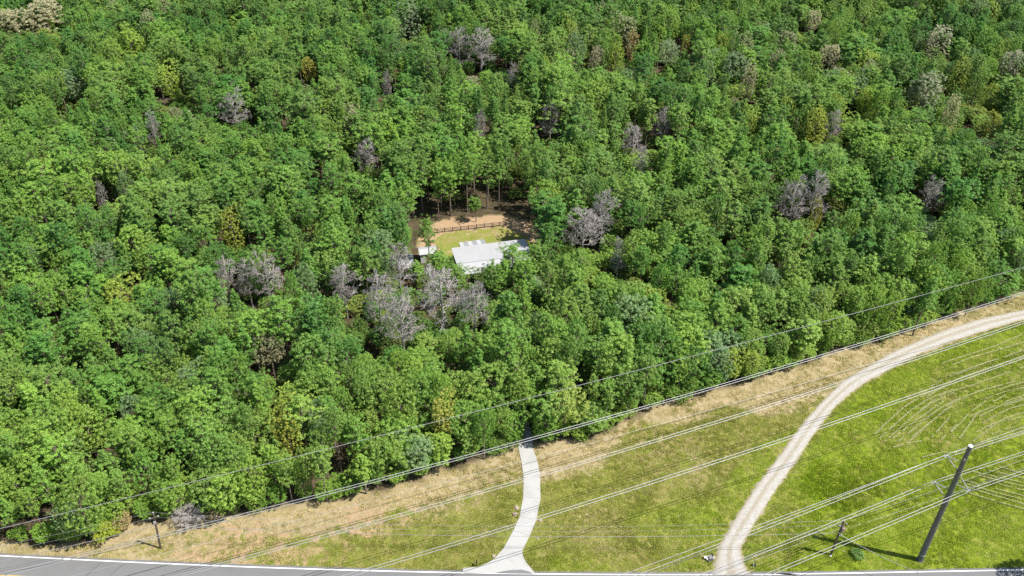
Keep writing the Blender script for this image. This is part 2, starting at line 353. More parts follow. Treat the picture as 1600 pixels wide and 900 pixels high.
# asphalt road along the lower edge of the picture
LINE_PX = [(0, 869.5), (135, 874.7), (261, 879.8), (430, 888.4), (500, 891.6), (667, 895.2), (833, 896.7), (1000, 897.3), (1233, 898)]
lp = np.array(g2(LINE_PX)); pf = np.polyfit(lp[:, 0], lp[:, 1], 3)
rx = np.linspace(-72, 58, 90); ry = np.polyval(pf, rx)
tl_, tr_ = np.array([1, np.polyval(np.polyder(pf), -72)]), np.array([1, np.polyval(np.polyder(pf), 58)])
tl_ /= np.hypot(*tl_); tr_ /= np.hypot(*tr_)
line = np.r_[[[-72 - tl_[0] * q, ry[0] - tl_[1] * q] for q in (400, 200, 80, 30)], np.c_[rx, ry], [[58 + tr_[0] * q, ry[-1] + tr_[1] * q] for q in (30, 80, 200, 400)]]
tan = np.gradient(line, axis=0); tan /= np.hypot(tan[:, 0], tan[:, 1])[:, None]; nor = np.c_[-tan[:, 1], tan[:, 0]]
def strip(name, off0, off1, z, mat, thick=0.0, sel=slice(None), parent=None):
    a = (line + nor * off0)[sel]; b = (line + nor * off1)[sel]; n = len(a)
    vs = np.r_[np.c_[a, np.full(n, z)], np.c_[b, np.full(n, z)]]
    fs = [(i, i + 1, n + i + 1, n + i) for i in range(n - 1)]
    if thick:
        vs = np.r_[vs, np.c_[b + nor[sel] * 0.25 * np.sign(off1 - off0), np.full(n, z - thick)], np.c_[a - nor[sel] * 0.25 * np.sign(off1 - off0), np.full(n, z - thick)]]
        fs += [(n + i, n + i + 1, 2 * n + i + 1, 2 * n + i) for i in range(n - 1)] + [(3 * n + i, 3 * n + i + 1, i + 1, i) for i in range(n - 1)]
    me = mesh_np(name, vs, fs, mat)
    if me.polygons[0].normal.z < 0: me.flip_normals()
    return tag(link(name, me, None, parent), kind=None if parent else 'structure')
road = strip('asphalt_road', -7.0, 0.38, 0.115, M['asphalt'], 0.14)
strip('white_edge_line', -0.09, 0.09, 0.120, M['paint'])
strip('white_edge_line', -6.5, -6.32, 0.120, M['paint'])
strip('yellow_centre_line', -3.72, -3.61, 0.120, M['yellow']); strip('yellow_centre_line', -4.0, -3.89, 0.120, M['yellow'])
for (x0, y0), (x1, y1) in (((172, 900), (196, 880)), ((192, 902), (262, 883)), ((130, 905), (160, 878))):  # three thin dark strips laid flat across the asphalt
    a, b = p2w(x0, y0), p2w(x1, y1); d = (b - a).normalized(); q = Vector((-d.y, d.x, 0)) * 0.05
    me = mesh_np('dark_road_strip', [(*(a - q)[:2], 0.119), (*(a + q)[:2], 0.119), (*(b + q)[:2], 0.119), (*(b - q)[:2], 0.119)], [(0, 3, 2, 1)], M['dark_strip'])
    if me.polygons[0].normal.z < 0: me.flip_normals()
    tag(link('dark_road_strip', me), kind='structure')
# dark apron where drive and track meet the road
for pts in ([(772, 896.5), (786, 893.2), (800, 891.3), (815, 890.8), (826, 893.5), (833, 897.5)], [(1164, 898), (1185, 894.8), (1205, 893.8), (1228, 896), (1245, 900)]):
    q = g2(pts); low = [(x, np.interp(x, line[:, 0], line[:, 1])) for x, y in (q[-1], q[0])]
    poly = q + low; ar = sum(poly[k][0] * poly[(k + 1) % len(poly)][1] - poly[(k + 1) % len(poly)][0] * poly[k][1] for k in range(len(poly)))
    if ar < 0: poly = poly[::-1]
    g = Geo(); g.prism(poly, -0.05, 0.1475); tag(g.build('asphalt_apron', M['asphalt']), kind='structure')

# ------------------------------------------------------------------ grass, hay and litter (stuff, scattered by geometry nodes)
def scatter(name, pts, rz, scale, tint, srcs, pick, mat_label=None, kind='stuff', tilt=None):
    """ONE object: a point cloud whose points carry instances of the source meshes (lists of objects joined per variant)"""
    n = len(pts); me = bpy.data.meshes.new(name); me.vertices.add(n); me.vertices.foreach_set('co', np.asarray(pts, np.float32).ravel())
    for an, typ, key, data in (('rot', 'FLOAT_VECTOR', 'vector', np.c_[np.zeros(n) if tilt is None else tilt, np.zeros(n), rz]), ('size', 'FLOAT_VECTOR', 'vector', scale), ('tint', 'FLOAT_COLOR', 'color', np.c_[tint, np.ones(n)])):
        a = me.attributes.new(an, typ, 'POINT'); a.data.foreach_set(key, np.asarray(data, np.float32).ravel())
    a = me.attributes.new('pick', 'INT', 'POINT'); a.data.foreach_set('value', np.asarray(pick, np.int32))
    o = link(name, me); tag(o, kind=kind)
    ng = bpy.data.node_groups.new(name + '_scatter', 'GeometryNodeTree')
    ng.interface.new_socket('Geometry', in_out='INPUT', socket_type='NodeSocketGeometry'); ng.interface.new_socket('Geometry', in_out='OUTPUT', socket_type='NodeSocketGeometry')
    gi = ng.nodes.new('NodeGroupInput'); go = ng.nodes.new('NodeGroupOutput'); iop = ng.nodes.new('GeometryNodeInstanceOnPoints')
    g2i = ng.nodes.new('GeometryNodeGeometryToInstance')
    def attr(nm, typ):
        q = ng.nodes.new('GeometryNodeInputNamedAttribute'); q.data_type = typ; q.inputs['Name'].default_value = nm; return q.outputs['Attribute']
    joins = []
    for parts in srcs:
        j = ng.nodes.new('GeometryNodeJoinGeometry')
        for ob in parts:
            oi = ng.nodes.new('GeometryNodeObjectInfo'); oi.transform_space = 'ORIGINAL'; oi.inputs['As Instance'].default_value = False
            oi.inputs['Object'].default_value = ob; ng.links.new(oi.outputs['Geometry'], j.inputs[0])
        ng.links.new(j.outputs[0], g2i.inputs[0])
    ng.links.new(gi.outputs[0], iop.inputs['Points']); ng.links.new(g2i.outputs[0], iop.inputs['Instance'])
    iop.inputs['Pick Instance'].default_value = True
    ng.links.new(attr('pick', 'INT'), iop.inputs['Instance Index'])
    e2r = ng.nodes.new('FunctionNodeEulerToRotation'); ng.links.new(attr('rot', 'FLOAT_VECTOR'), e2r.inputs[0]); ng.links.new(e2r.outputs[0], iop.inputs['Rotation'])
    ng.links.new(attr('size', 'FLOAT_VECTOR'), iop.inputs['Scale'])
    ng.links.new(iop.outputs[0], go.inputs[0])
    md = o.modifiers.new('scatter', 'NODES'); md.node_group = ng
    return o
def blade_mesh(name, nb, h, r, wd, mat, lean=0.5):
    v = []; f = []; va = []
    for i in range(nb):
        a = rng.random() * 6.283; rr = r * math.sqrt(rng.random()); x, y = rr * math.cos(a), rr * math.sin(a)
        hh = h * (0.5 + 0.7 * rng.random()); b = rng.random() * 6.283; lx, ly = math.cos(b) * hh * lean, math.sin(b) * hh * lean
        wx, wy = -math.sin(b) * wd, math.cos(b) * wd; k = len(v)
        v += [(x - wx, y - wy, 0), (x + wx, y + wy, 0), (x + lx * .5 + wx * .7, y + ly * .5 + wy * .7, hh * .65), (x + lx * .5 - wx * .7, y + ly * .5 - wy * .7, hh * .65)]
        f.append((k, k + 1, k + 2, k + 3)); v += [(x + lx * .5 - wx * .7, y + ly * .5 - wy * .7, hh * .65), (x + lx * .5 + wx * .7, y + ly * .5 + wy * .7, hh * .65), (x + lx + wx * .2, y + ly + wy * .2, hh), (x + lx - wx * .2, y + ly - wy * .2, hh)]
        f.append((k + 4, k + 5, k + 6, k + 7)); q = rng.random(); va += [q] * 8
    return mesh_np(name, v, f, mat, {'var': ('FLOAT', va)})
M['grass'] = foliage_mat('grass_blades', 0.32, 1.42)
# the source tuft stands in the field as a small thing of its own kind of stuff
src_t = [tag(link('grass_tuft', blade_mesh('grass_tuft', 26, 0.17, 0.42, 0.035, M['grass'], 0.7), None, None, (*p2w(900 + 40 * i, 800)[:2], 0)), kind='stuff') for i in range(3)]
for o in src_t: o['tint'] = (0.19, 0.22, 0.04)
drive_poly = [tuple(q[:2]) for q in ri] + [tuple(tailL[:2]), tuple(tailR[:2])] + [tuple(q[2:]) for q in ri[::-1]]
tL = resample(g2(TRACK_L), 120); tR = resample(g2(TRACK_R), 120); track_poly = [tuple(q) for q in tL] + [tuple(q) for q in tR[::-1]]
def clear_of_paving(x, y):
    r = ~in_poly(x, y, drive_poly) & ~in_poly(x, y, track_poly)
    return r & (y > np.interp(x, line[:, 0], line[:, 1]) + 0.5)
NG = 190000
gxr = rng.uniform(-105, 160, NG); gyr = rng.uniform(85, 170, NG); s_, n_ = sn(gxr, gyr); de = edge_n(s_) - n_
p1, p2, _ = w2p(gxr, gyr, 0)
keep = (de > 0.3) & clear_of_paving(gxr, gyr) & (p1 > -350) & (p1 < 1950) & (p2 < 930)
gxr, gyr, de = gxr[keep], gyr[keep], de[keep]
ix = np.clip(np.searchsorted(xs, gxr), 0, nx - 1); iy = np.clip(np.searchsorted(ys, gyr), 0, ny - 1); gi_ = iy * nx + ix
stv, luv, bnv, orv = straw[gi_], lush[gi_], brown[gi_], orange[gi_]
k = rng.random(len(gxr)); keep = k > np.clip(stv * 0.75 + orv * 0.6, 0, 0.93)
gxr, gyr, de, stv, luv, bnv = [a[keep] for a in (gxr, gyr, de, stv, luv, bnv)]
t_ol, t_lu, t_st = np.array([0.190, 0.205, 0.040]), np.array([0.178, 0.235, 0.020]), np.array([0.33, 0.275, 0.135])
pn = vnoise(gxr, gyr, 5, 77)[:, None]; fn = rng.random((len(gxr), 1))
tint = t_ol * (1 - luv[:, None]) + t_lu * luv[:, None]
tint = tint * (0.88 + 0.28 * pn) * (0.86 + 0.28 * fn)
mstr = (rng.random(len(gxr)) < 0.03 + 0.9 * np.clip(stv - 0.15, 0, 1) + 0.10 * bnv)[:, None]
tint = np.where(mstr, t_st * (0.7 + 0.5 * fn), tint)
gs = (0.55 + 0.75 * rng.random(len(gxr)))[:, None] * np.ones((1, 3)); gs[:, 2] *= 0.6 + 0.7 * vnoise(gxr, gyr, 4, 55)
# taller unmown square east of the track
tall = in_poly(*w2p(gxr, gyr, 0)[:2], [(1243, 765), (1275, 718), (1300, 725), (1390, 770), (1330, 800), (1300, 795)])
gs[tall, 2] *= 1.9
gz = np.zeros(len(gxr))
scatter('field_grass', np.c_[gxr, gyr, gz], rng.random(len(gxr)) * 6.283, gs, tint, [[o] for o in src_t], rng.integers(0, 3, len(gxr)))
# dry cut hay lying in rows
HAY = [[(1366, 680), (1392, 655), (1416, 634), (1445, 618), (1475, 607)], [(1382, 691), (1405, 671), (1428, 650), (1457, 630), (1490, 614)], [(1403, 691), (1424, 674), (1445, 656), (1470, 638), (1500, 622)], [(1424, 684), (1441, 671), (1455, 658), (1478, 640)],
       [(1456, 684), (1470, 668), (1484, 652)], [(1470, 688), (1484, 675), (1496, 664)], [(1497, 688), (1512, 668), (1525, 648), (1545, 632), (1575, 616)], [(1438, 642), (1462, 624), (1480, 614), (1519, 603), (1561, 588), (1600, 574)],
       [(1472, 569), (1494, 561), (1514, 555), (1560, 540), (1600, 522)], [(1489, 571), (1511, 562), (1533, 555), (1570, 545), (1600, 535)], [(1495, 586), (1520, 576), (1545, 566), (1600, 550)], [(1478, 636), (1505, 622), (1533, 611), (1570, 601), (1600, 593)],
       [(1530, 652), (1560, 636), (1600, 622)], [(1545, 668), (1570, 655), (1602, 645)], [(1520, 690), (1545, 672), (1560, 660)], [(1553, 612), (1580, 603), (1602, 598)], [(1569, 636), (1602, 624)], [(1535, 662), (1575, 640), (1602, 633)],
       [(1508, 752), (1545, 762), (1600, 776)], [(1512, 763), (1550, 774), (1600, 789)], [(1530, 744), (1565, 753), (1602, 762)], [(1545, 736), (1602, 749)], [(1395, 700), (1420, 693), (1440, 690)], [(1440, 716), (1470, 708), (1500, 708)]]
HAY += [[(1486, 676), (1502, 660), (1516, 644), (1540, 628)], [(1420, 691), (1434, 679), (1450, 664), (1472, 646), (1492, 632)], [(1395, 686), (1418, 668), (1442, 650), (1464, 634), (1484, 622)], [(1374, 686), (1398, 664), (1420, 644), (1448, 626), (1480, 612)],
        [(1455, 604), (1480, 590), (1510, 578), (1550, 565), (1600, 548)], [(1448, 622), (1470, 606), (1500, 592), (1540, 578), (1600, 560)], [(1500, 641), (1530, 628), (1566, 614), (1602, 606)], [(1514, 652), (1542, 640), (1572, 628), (1602, 618)],
        [(1526, 676), (1552, 662), (1602, 652)], [(1540, 684), (1570, 672), (1602, 664)], [(1560, 690), (1602, 676)], [(1500, 740), (1540, 752), (1602, 768)], [(1520, 738), (1560, 747), (1602, 756)], [(1516, 772), (1555, 784), (1602, 797)], [(1510, 757), (1546, 768), (1602, 783)], [(1560, 730), (1602, 742)]]
hx = []
for row in HAY:
    q = resample(g2(row), 40); L = np.hypot(*np.diff(q, axis=0).T).sum(); m = int(L * 40)
    tt = rng.random(m); den = vnoise(tt * L, np.full(m, row[0][0]), 1.6, int(row[0][0])); tt = tt[den > 0.25]
    p = np.c_[np.interp(tt, np.linspace(0, 1, 40), q[:, 0]), np.interp(tt, np.linspace(0, 1, 40), q[:, 1])] + rng.normal(0, 0.045, (len(tt), 2)); hx.append(p)
# loose straw clumps in the bare strip and over the fields
m = 60000; p = np.c_[rng.uniform(-60, 130, m), rng.uniform(85, 170, m)]; s_, n_ = sn(p[:, 0], p[:, 1]); de = edge_n(s_) - n_
ix = np.clip(np.searchsorted(xs, p[:, 0]), 0, nx - 1); iy = np.clip(np.searchsorted(ys, p[:, 1]), 0, ny - 1); sv = straw[iy * nx + ix]
cl = vnoise(p[:, 0], p[:, 1], 1.1, 91) * 0.6 + vnoise(p[:, 0], p[:, 1], 2.7, 92) * 0.4
keepp = (de > 0.5) & (rng.random(m) < np.clip(sv - 0.1, 0.006, 1) * 1.2) & (cl > 0.50) & clear_of_paving(p[:, 0], p[:, 1])
hrows = np.concatenate(hx); hx = np.r_[hrows, p[keepp]]; nh = len(hx)
src_h = [tag(link('hay_tuft', blade_mesh('hay_tuft', 22, 0.16, 0.34, 0.04, M['grass'], 1.6), None, None, (*p2w(1500 + 10 * i, 612)[:2], 0)), kind='stuff') for i in range(2)]
for o in src_h: o['tint'] = (0.5, 0.45, 0.25)
ht = np.array([0.36, 0.295, 0.185]) * (0.75 + 0.45 * rng.random((nh, 1))); ht[:len(hrows)] = np.array([0.37, 0.36, 0.22]) * (0.8 + 0.4 * rng.random((len(hrows), 1)))
scatter('cut_hay', np.c_[hx, np.where(np.arange(nh) < len(hrows), 0.10, 0.03)], rng.random(nh) * 6.283, np.where(np.arange(nh)[:, None] < len(hrows), 0.34, 0.62) * (0.6 + 0.6 * rng.random((nh, 1))) * np.ones((1, 3)) * np.where(np.arange(nh)[:, None] < len(hrows), np.array([[1, 1, 2.6]]), 1.0), ht, [[o] for o in src_h], rng.integers(0, 2, nh))

# ------------------------------------------------------------------ tree prototypes (mesh data shared by all copies)
def leaf_quads(cent, nrm, size, aspect=0.6):
    """a quad per leaf: centres (N,3), normals (N,3), size (N,)"""
    n = len(cent); nrm = nrm / np.linalg.norm(nrm, axis=1)[:, None]
    r = rng.normal(size=(n, 3)); a = np.cross(nrm, r); a /= np.linalg.norm(a, axis=1)[:, None]; b = np.cross(nrm, a)
    a = a * size[:, None] * 0.5; b = b * (size * aspect)[:, None] * 0.5
    return np.stack([cent - a, cent - a * 0.1 - b, cent + a, cent - a * 0.1 + b], 1)     # kite-shaped leaf spray
def crown_mesh(name, clumps, rad, per, size, mat, up=0.5, flat=0.75, var=None):
    """clumps (K,3) centres; each a puff of `per` leaf sprays"""
    K = len(clumps); c = np.repeat(clumps, per, 0); rr = np.repeat(rad, per)
    d = rng.normal(size=(len(c), 3)); d /= np.linalg.norm(d, axis=1)[:, None]; d[:, 2] = np.where(d[:, 2] < -0.35, -d[:, 2], d[:, 2])
    rs = 0.62 + 0.42 * rng.random(len(c))
    pos = c + d * (rr * rs)[:, None] * np.array([1, 1, flat])
    nr = d * 1.25 + np.array([0, 0, up]) + rng.normal(0, 0.26, (len(c), 3))
    q = leaf_quads(pos, nr, size * (0.6 + 0.8 * rng.random(len(c))))
    v = q.reshape(-1, 3); f = np.arange(len(v)).reshape(-1, 4)
    cv = np.repeat(rng.random(K), per); va = np.repeat(np.clip(0.55 * cv + 0.45 * rng.random(len(c)), 0, 1), 4)
    return mesh_np(name, v, f, mat, {'var': ('FLOAT', va)})
def pine_proto(h=16.0, cb=0.42, R=2.3, nbr=58, taper=0.8):
    """tall bare trunk; whorled limbs whose outer halves carry needle puffs; a rounded broken top"""
    g = Geo(); bend = rng.normal(0, 0.25, 2)
    axis = lambda z: Vector((bend[0] * (z / h) ** 2, bend[1] * (z / h) ** 2, z))
    zz = np.linspace(-0.3, h * 0.985, 9); g.tube([axis(max(z, 0)) + Vector((0, 0, min(z, 0))) for z in zz], [0.21 * (1 - 0.85 * max(z, 0) / h) for z in zz], 6)
    cl = []; ra = []; side = rng.random(2) * 6.283; lump = rng.normal(0, 0.3, 7)
    for i in range(nbr):
        t = (i + rng.random()) / nbr; z = h * (cb + (1 - cb) * t * 0.98); a = i * 2.39996 + rng.normal(0, 0.4)
        env = R * (math.sin(math.pi * min(1, 0.22 + t * taper)) ** 0.8) * (0.5 + 0.65 * rng.random()) * (1 + 0.22 * math.cos(a - side[0])) * (1 + lump[min(6, int(t * 7))])
        if t < 0.15: env *= 0.55 + 0.5 * rng.random()
        rise = 0.05 + 0.55 * t
        p0 = axis(z); p1 = p0 + Vector((math.cos(a) * env, math.sin(a) * env, env * rise * (0.6 + 0.6 * rng.random())))
        g.tube([p0, (p0 + p1) / 2 + Vector((0, 0, -0.05 * env)), p1], [0.055, 0.04, 0.015], 3, False)
        for k in range(6 if env > 1.0 else 3):
            f = 0.36 + 0.68 * rng.random() ** 0.8; q = p0.lerp(p1, f); sd = 0.12 + (f * env) * 0.26
            q = q + Vector((-math.sin(a) * rng.normal(0, sd), math.cos(a) * rng.normal(0, sd), 0.10 + rng.normal(0, 0.20)))
            cl.append(q); ra.append(0.22 + 0.24 * rng.random())
    for k in range(9): cl.append(axis(h * (0.96 + 0.05 * rng.random())) + Vector(rng.normal(0, 0.35, 3)) * 0.9); ra.append(0.32)
    tm = bpy.data.meshes.new('pine_trunk'); tm.from_pydata(g.v, [], g.f); tm.materials.append(M['bark']); tm.update()
    return tm, crown_mesh('pine_crown', np.array(cl), np.array(ra), 29, 0.215, M['needle'], 0.45, 0.85)
def broad_proto(h=14.0, base=0.22, R=3.0, K=330, nb=9):
    """trunk forking into limbs; leaf clumps over an uneven, notched crown surface with gaps"""
    g = Geo(); g.tube([(0, 0, -0.3), (0.05, 0, h * 0.2), (0.1, 0.1, h * 0.45), (0.0, 0.15, h * 0.72)], [0.24, 0.2, 0.14, 0.06], 6)
    cl = []; ra = []; cz = h * (base + (1 - base) * 0.48); hz = h * (1 - base) * 0.52
    bumps = [(np.array(Vector(rng.normal(size=3)).normalized()), rng.normal(-0.04, 0.34)) for _ in range(nb * 2)]
    for i in range(nb):
        a = i * 2.39996; d = Vector((math.cos(a) * 0.8, math.sin(a) * 0.8, rng.uniform(-0.2, 0.9))); c = Vector((d.x * R * .8, d.y * R * .8, cz + d.z * hz * .75)); z0 = max(h * 0.18, min(h * 0.65, c.z - R * 0.5))
        g.tube([(0.05, 0.05, z0), Vector((0.05, 0.05, z0)).lerp(c, 0.55) + Vector((0, 0, 0.2)), c], [0.09, 0.06, 0.02], 4, False)
    for i in range(K):
        u = 1 - 1.75 * (i + rng.random()) / K; a = i * 2.39996 + rng.normal(0, 0.25); rr = math.sqrt(max(0.0, 1 - u * u)); d = np.array([rr * math.cos(a), rr * math.sin(a), u])
        m = 1.0 + sum(k * math.exp(9.0 * (float(d @ b) - 1)) for b, k in bumps)
        m *= (0.78 + 0.34 * rng.random()) if rng.random() < 0.82 else (0.45 + 0.3 * rng.random())
        if m < 0.62 and rng.random() < 0.5: continue
        taper = 1.0 if u > -0.2 else 1.0 + (u + 0.2) * 0.35
        cl.append((d[0] * R * m * taper, d[1] * R * m * taper, cz + hz * d[2] * (0.35 + 0.65 * m))); ra.append(0.24 + 0.28 * rng.random())
    tm = bpy.data.meshes.new('broadleaf_trunk'); tm.from_pydata(g.v, [], g.f); tm.materials.append(M['bark']); tm.update()
    return tm, crown_mesh('broadleaf_crown', np.array(cl), np.array(ra), 30, 0.235, M['leaf'], 0.45, 0.85)
def bare_proto(h=14.0, spread=2.6, fine=True):
    """leafless: trunk, limbs, forks and a haze of twigs, all tapered; returns trunk mesh and branch mesh"""
    g = Geo(); b = Geo(); lean = rng.normal(0, 0.3, 2)
    ax = lambda t: Vector((lean[0] * t * t, lean[1] * t * t, h * 0.93 * t))
    g.tube([ax(t) for t in np.linspace(0, 1, 7)], [0.2 * (1 - 0.8 * t) + 0.015 for t in np.linspace(0, 1, 7)], 5)
    def grow(p, d, L, r, lev):
        if lev < 0:
            b.tube([p, p + d * L * 1.3], [0.020, 0.012], 3, False); return
        m = p + d * L * 0.5 + Vector(rng.normal(0, 0.07 * L, 3)); e = p + d * L + Vector(rng.normal(0, 0.1 * L, 3))
        b.tube([p, m, e], [r, r * 0.75, r * 0.45], 3, False)
        for k in range(4 if lev > 1 else 5 if lev > 0 else 4):
            f = 0.3 + 0.7 * rng.random(); q = p.lerp(m, f * 2) if f < 0.5 else m.lerp(e, f * 2 - 1)
            nd = (d + Vector(rng.normal(0, 0.55, 3)) + Vector((0, 0, 0.25))).normalized(); grow(q, nd, L * (0.42 + 0.25 * rng.random()), max(0.017, r * 0.55), lev - 1)
    for i in range(25):
        t = 0.34 + 0.64 * (i + rng.random()) / 25; a = i * 2.39996 + rng.normal(0, 0.3)
        L = spread * (0.55 + 0.5 * rng.random()) * (1.05 - 0.45 * max(0, t - 0.6) / 0.4); el = 0.35 + 0.55 * t
        grow(ax(t), Vector((math.cos(a) * math.cos(el), math.sin(a) * math.cos(el), math.sin(el))), L, 0.06, 2 if fine else 1)
    tm = bpy.data.meshes.new('bare_trunk'); tm.from_pydata(g.v, [], g.f); tm.materials.append(M['dead']); tm.update()
    bm_ = bpy.data.meshes.new('bare_branches'); bm_.from_pydata(b.v, [], b.f); bm_.materials.append(M['dead']); bm_.update()
    return tm, bm_
PINES = [pine_proto(16, cb, R, n, tp) for cb, R, n, tp in ((0.48, 2.5, 58, 0.8), (0.54, 2.8, 54, 0.74), (0.42, 2.3, 64, 0.82), (0.50, 2.6, 60, 0.76), (0.40, 2.2, 62, 0.8), (0.57, 2.8, 50, 0.7), (0.45, 2.5, 62, 0.84), (0.52, 2.4, 52, 0.72))]
BROADS = [broad_proto(14, b, R, K) for b, R, K in ((0.30, 3.3, 340), (0.20, 3.0, 340), (0.38, 3.7, 360), (0.12, 2.8, 350), (0.40, 3.2, 300), (0.26, 3.4, 360), (0.30, 2.8, 290))]
BARES = [bare_proto(14, s) for s in (2.7, 2.4, 3.0, 2.2)]

# ------------------------------------------------------------------ placing the wood
ROOF_KEEP = [(676, 352), (700, 338), (790, 333), (832, 344), (842, 366), (818, 376), (806, 388), (768, 400), (752, 424), (738, 426), (716, 402), (694, 392), (682, 388)]
# (centre px, py, crown width px, height, kind, label)
BARE_LIST = [
 (365, 166, 44, 14, 'leafless grey tree with wide rounded head in deep pine wood', 2), (237, 196, 20, 15, 'slim bleached snag with white trunk high in the wood', 3),
 (572, 240, 36, 13, 'low leafless grey tree in a dark gap above the clearing', 0), (717, 64, 34, 15, 'smaller western tree of the far leafless grey pair', 1), (752, 72, 50, 15, 'larger eastern tree of the far leafless grey pair', 0),
 (860, 184, 30, 14, 'small round leafless grey tree north of the house', 2), (1035, 190, 26, 14, 'dark grey leafless tree with pointed top', 1), (990, 214, 34, 13, 'low purple grey leafless tree with twigs spread wide', 3),
 (1003, 247, 24, 13, 'narrow leafless tree just below the purple grey one', 1), (1240, 308, 48, 15, 'left half of the big leafless thicket in the eastern wood', 2), (1276, 302, 44, 16, 'taller right half of the big leafless thicket in the eastern wood', 0),
 (1456, 300, 36, 14, 'lone round leafless tree near the eastern border of the wood', 1), (912, 352, 58, 15, 'broad silvery leafless tree beside the dirt yard', 2), (942, 328, 42, 17, 'tall leafless tree rising behind the broad silvery one', 0),
 (967, 394, 24, 13, 'little silvery snag below the tall leafless tree', 3), (352, 426, 36, 13, 'left tree of the leafless row west of the house', 1), (384, 430, 30, 13, 'thin middle tree of the leafless row west of the house', 3),
 (414, 426, 50, 14, 'widest tree of the leafless row west of the house', 2), (535, 440, 44, 14, 'rounded leafless tree between the grey row and the house', 0), (590, 458, 48, 17, 'tall leafless tree with two pale stems southwest of the house', 1),
 (626, 492, 60, 16, 'leafless tree over open ground, lowest of the grey group', 2), (622, 410, 40, 16, 'leafless tree in front of the small white shed', 3), (690, 456, 72, 17, 'large fan shaped leafless tree south of the house', 0),
 (742, 472, 46, 16, 'narrow leafless tree with straight trunk below the roof corner', 1), (750, 194, 20, 13, 'tiny leafless tree far north of the house', 2), (1303, 190, 28, 13, 'crooked bluish leafless tree beside a yellow tree', 3),
 (800, 112, 18, 12, 'faint leafless tree in the far wood', 1), (604, 128, 16, 12, 'pale twiggy tree in the far northern canopy', 0), (157, 300, 16, 11, 'small pale snag in the western pines', 3)]
GREY, YEL, TAN = (0.125, 0.138, 0.092), (0.158, 0.178, 0.032), (0.20, 0.155, 0.08)
ODD_LIST = [
 (1450, 140, 56, 15, GREY, 'big dome of grey green leaves in the northeastern wood'), (1268, 35, 26, 14, (0.23, 0.21, 0.16), 'small brownish grey tree near the far eastern ridge'), (1465, 66, 40, 14, (0.2, 0.19, 0.15), 'flat topped brownish grey tree on the far slope'),
 (1580, 100, 34, 16, (0.17, 0.17, 0.14), 'tall grey tree beside a dark hollow at the far east'), (1297, 88, 34, 14, (0.22, 0.20, 0.14), 'grey brown tree leaning over a dark neighbour'), (22, 32, 52, 15, (0.20, 0.19, 0.125), 'dusty brown green tree in the far northwest'),
 (68, 22, 62, 15, (0.20, 0.19, 0.125), 'widest dusty brown tree in the far northwest'), (420, 545, 54, 13, (0.13, 0.13, 0.075), 'dull brown green tree amid bright trees southwest of the house'), (1485, 174, 26, 13, (0.22, 0.2, 0.14), 'small fawn tree below the grey green dome'),
 (930, 94, 24, 14, (0.19, 0.17, 0.13), 'fawn grey tree left of the far yellow spire'), (1170, 128, 26, 14, (0.2, 0.18, 0.13), 'fawn tree in the middle of the far canopy'), (112, 135, 42, 14, (0.09, 0.14, 0.07), 'blue green rounded tree in the far west'),
 (362, 358, 42, 14, YEL, 'bright yellow green tree among the western pines'), (452, 682, 48, 13, (0.165, 0.175, 0.03), 'yellowing tree just inside the southern wood edge'), (962, 92, 26, 15, (0.145, 0.185, 0.03), 'yellow green spire in the far canopy'),
 (1276, 196, 36, 14, YEL, 'golden tree in the northeastern wood'), (1500, 118, 30, 14, (0.145, 0.17, 0.04), 'pale yellow tree right of the grey green dome'), (1548, 150, 30, 13, (0.14, 0.17, 0.03), 'yellow green tree on the eastern slope'),
 (1552, 196, 32, 13, YEL, 'larger yellow tree low on the eastern slope'), (262, 128, 40, 15, (0.14, 0.185, 0.032), 'lime green tree in the far western wood'), (986, 68, 22, 14, TAN, 'dead pine with rusty tan needles'),
 (483, 112, 24, 13, (0.165, 0.155, 0.035), 'orange tinged tree in the far west canopy'), (1352, 160, 24, 13, (0.15, 0.18, 0.03), 'small yellow green tree below the golden one'), (690, 652, 52, 13, (0.20, 0.21, 0.045), 'mottled yellow green tree above the driveway mouth'),
 (205, 70, 44, 15, (0.125, 0.18, 0.03), 'lime tree beside the dusty brown trees'), (1275, 335, 20, 11, (0.16, 0.165, 0.03), 'small yellow tree under the leafless thicket'), (1070, 72, 14, 13, (0.17, 0.155, 0.045), 'tiny rusty tree in the far canopy'),
 (640, 30, 44, 15, (0.11, 0.15, 0.085), 'blue grey tree on the far ridge'), (1150, 105, 44, 15, (0.10, 0.14, 0.08), 'silvery green tree in the far middle canopy'), (1045, 85, 34, 15, (0.12, 0.15, 0.09), 'grey green tree left of the silvery one')]
PINE_LIST = [(668, 362, 34, 14.5, 'slim pine alone in front of the dirt yard left of the roof'), (650, 418, 34, 8, 'small pine in front of the white outbuilding'), (684, 408, 38, 8.5, 'bushy young pine between the shed and the roof corner'), (802, 402, 48, 13, 'pine overlapping the lower edge of the white roof'), (838, 400, 40, 12, 'dense pine at the right end of the white roof'),
             (768, 432, 36, 13, 'dark pine standing against the front eave of the white roof'), (712, 428, 44, 9.5, 'short bushy pine below the left end of the roof'), (743, 318, 24, 7, 'dark young tree behind the board fence'), (786, 424, 46, 13, 'bushy pine below the middle of the white roof'), (818, 428, 44, 14, 'tall pine below the right end of the white roof')]
trees = []                 # dict(x,y,h,w,kind,var,tint,label,px,py,dep,rz)
def locate(px, py, wpx, h, frac):
    p = p2w(px, py, h * frac); dep = w2p(*p)[2]; return p.x, p.y, wpx / FPX * dep
for px, py, wp, h, lab, var in BARE_LIST:
    x, y, wm = locate(px, py, wp, h, 0.72); trees.append(dict(x=x, y=y, h=h, w=max(wm, 2.4), kind='bare', var=var, label=lab, keep=(px, py, wp), tint=(0, 0, 0)))
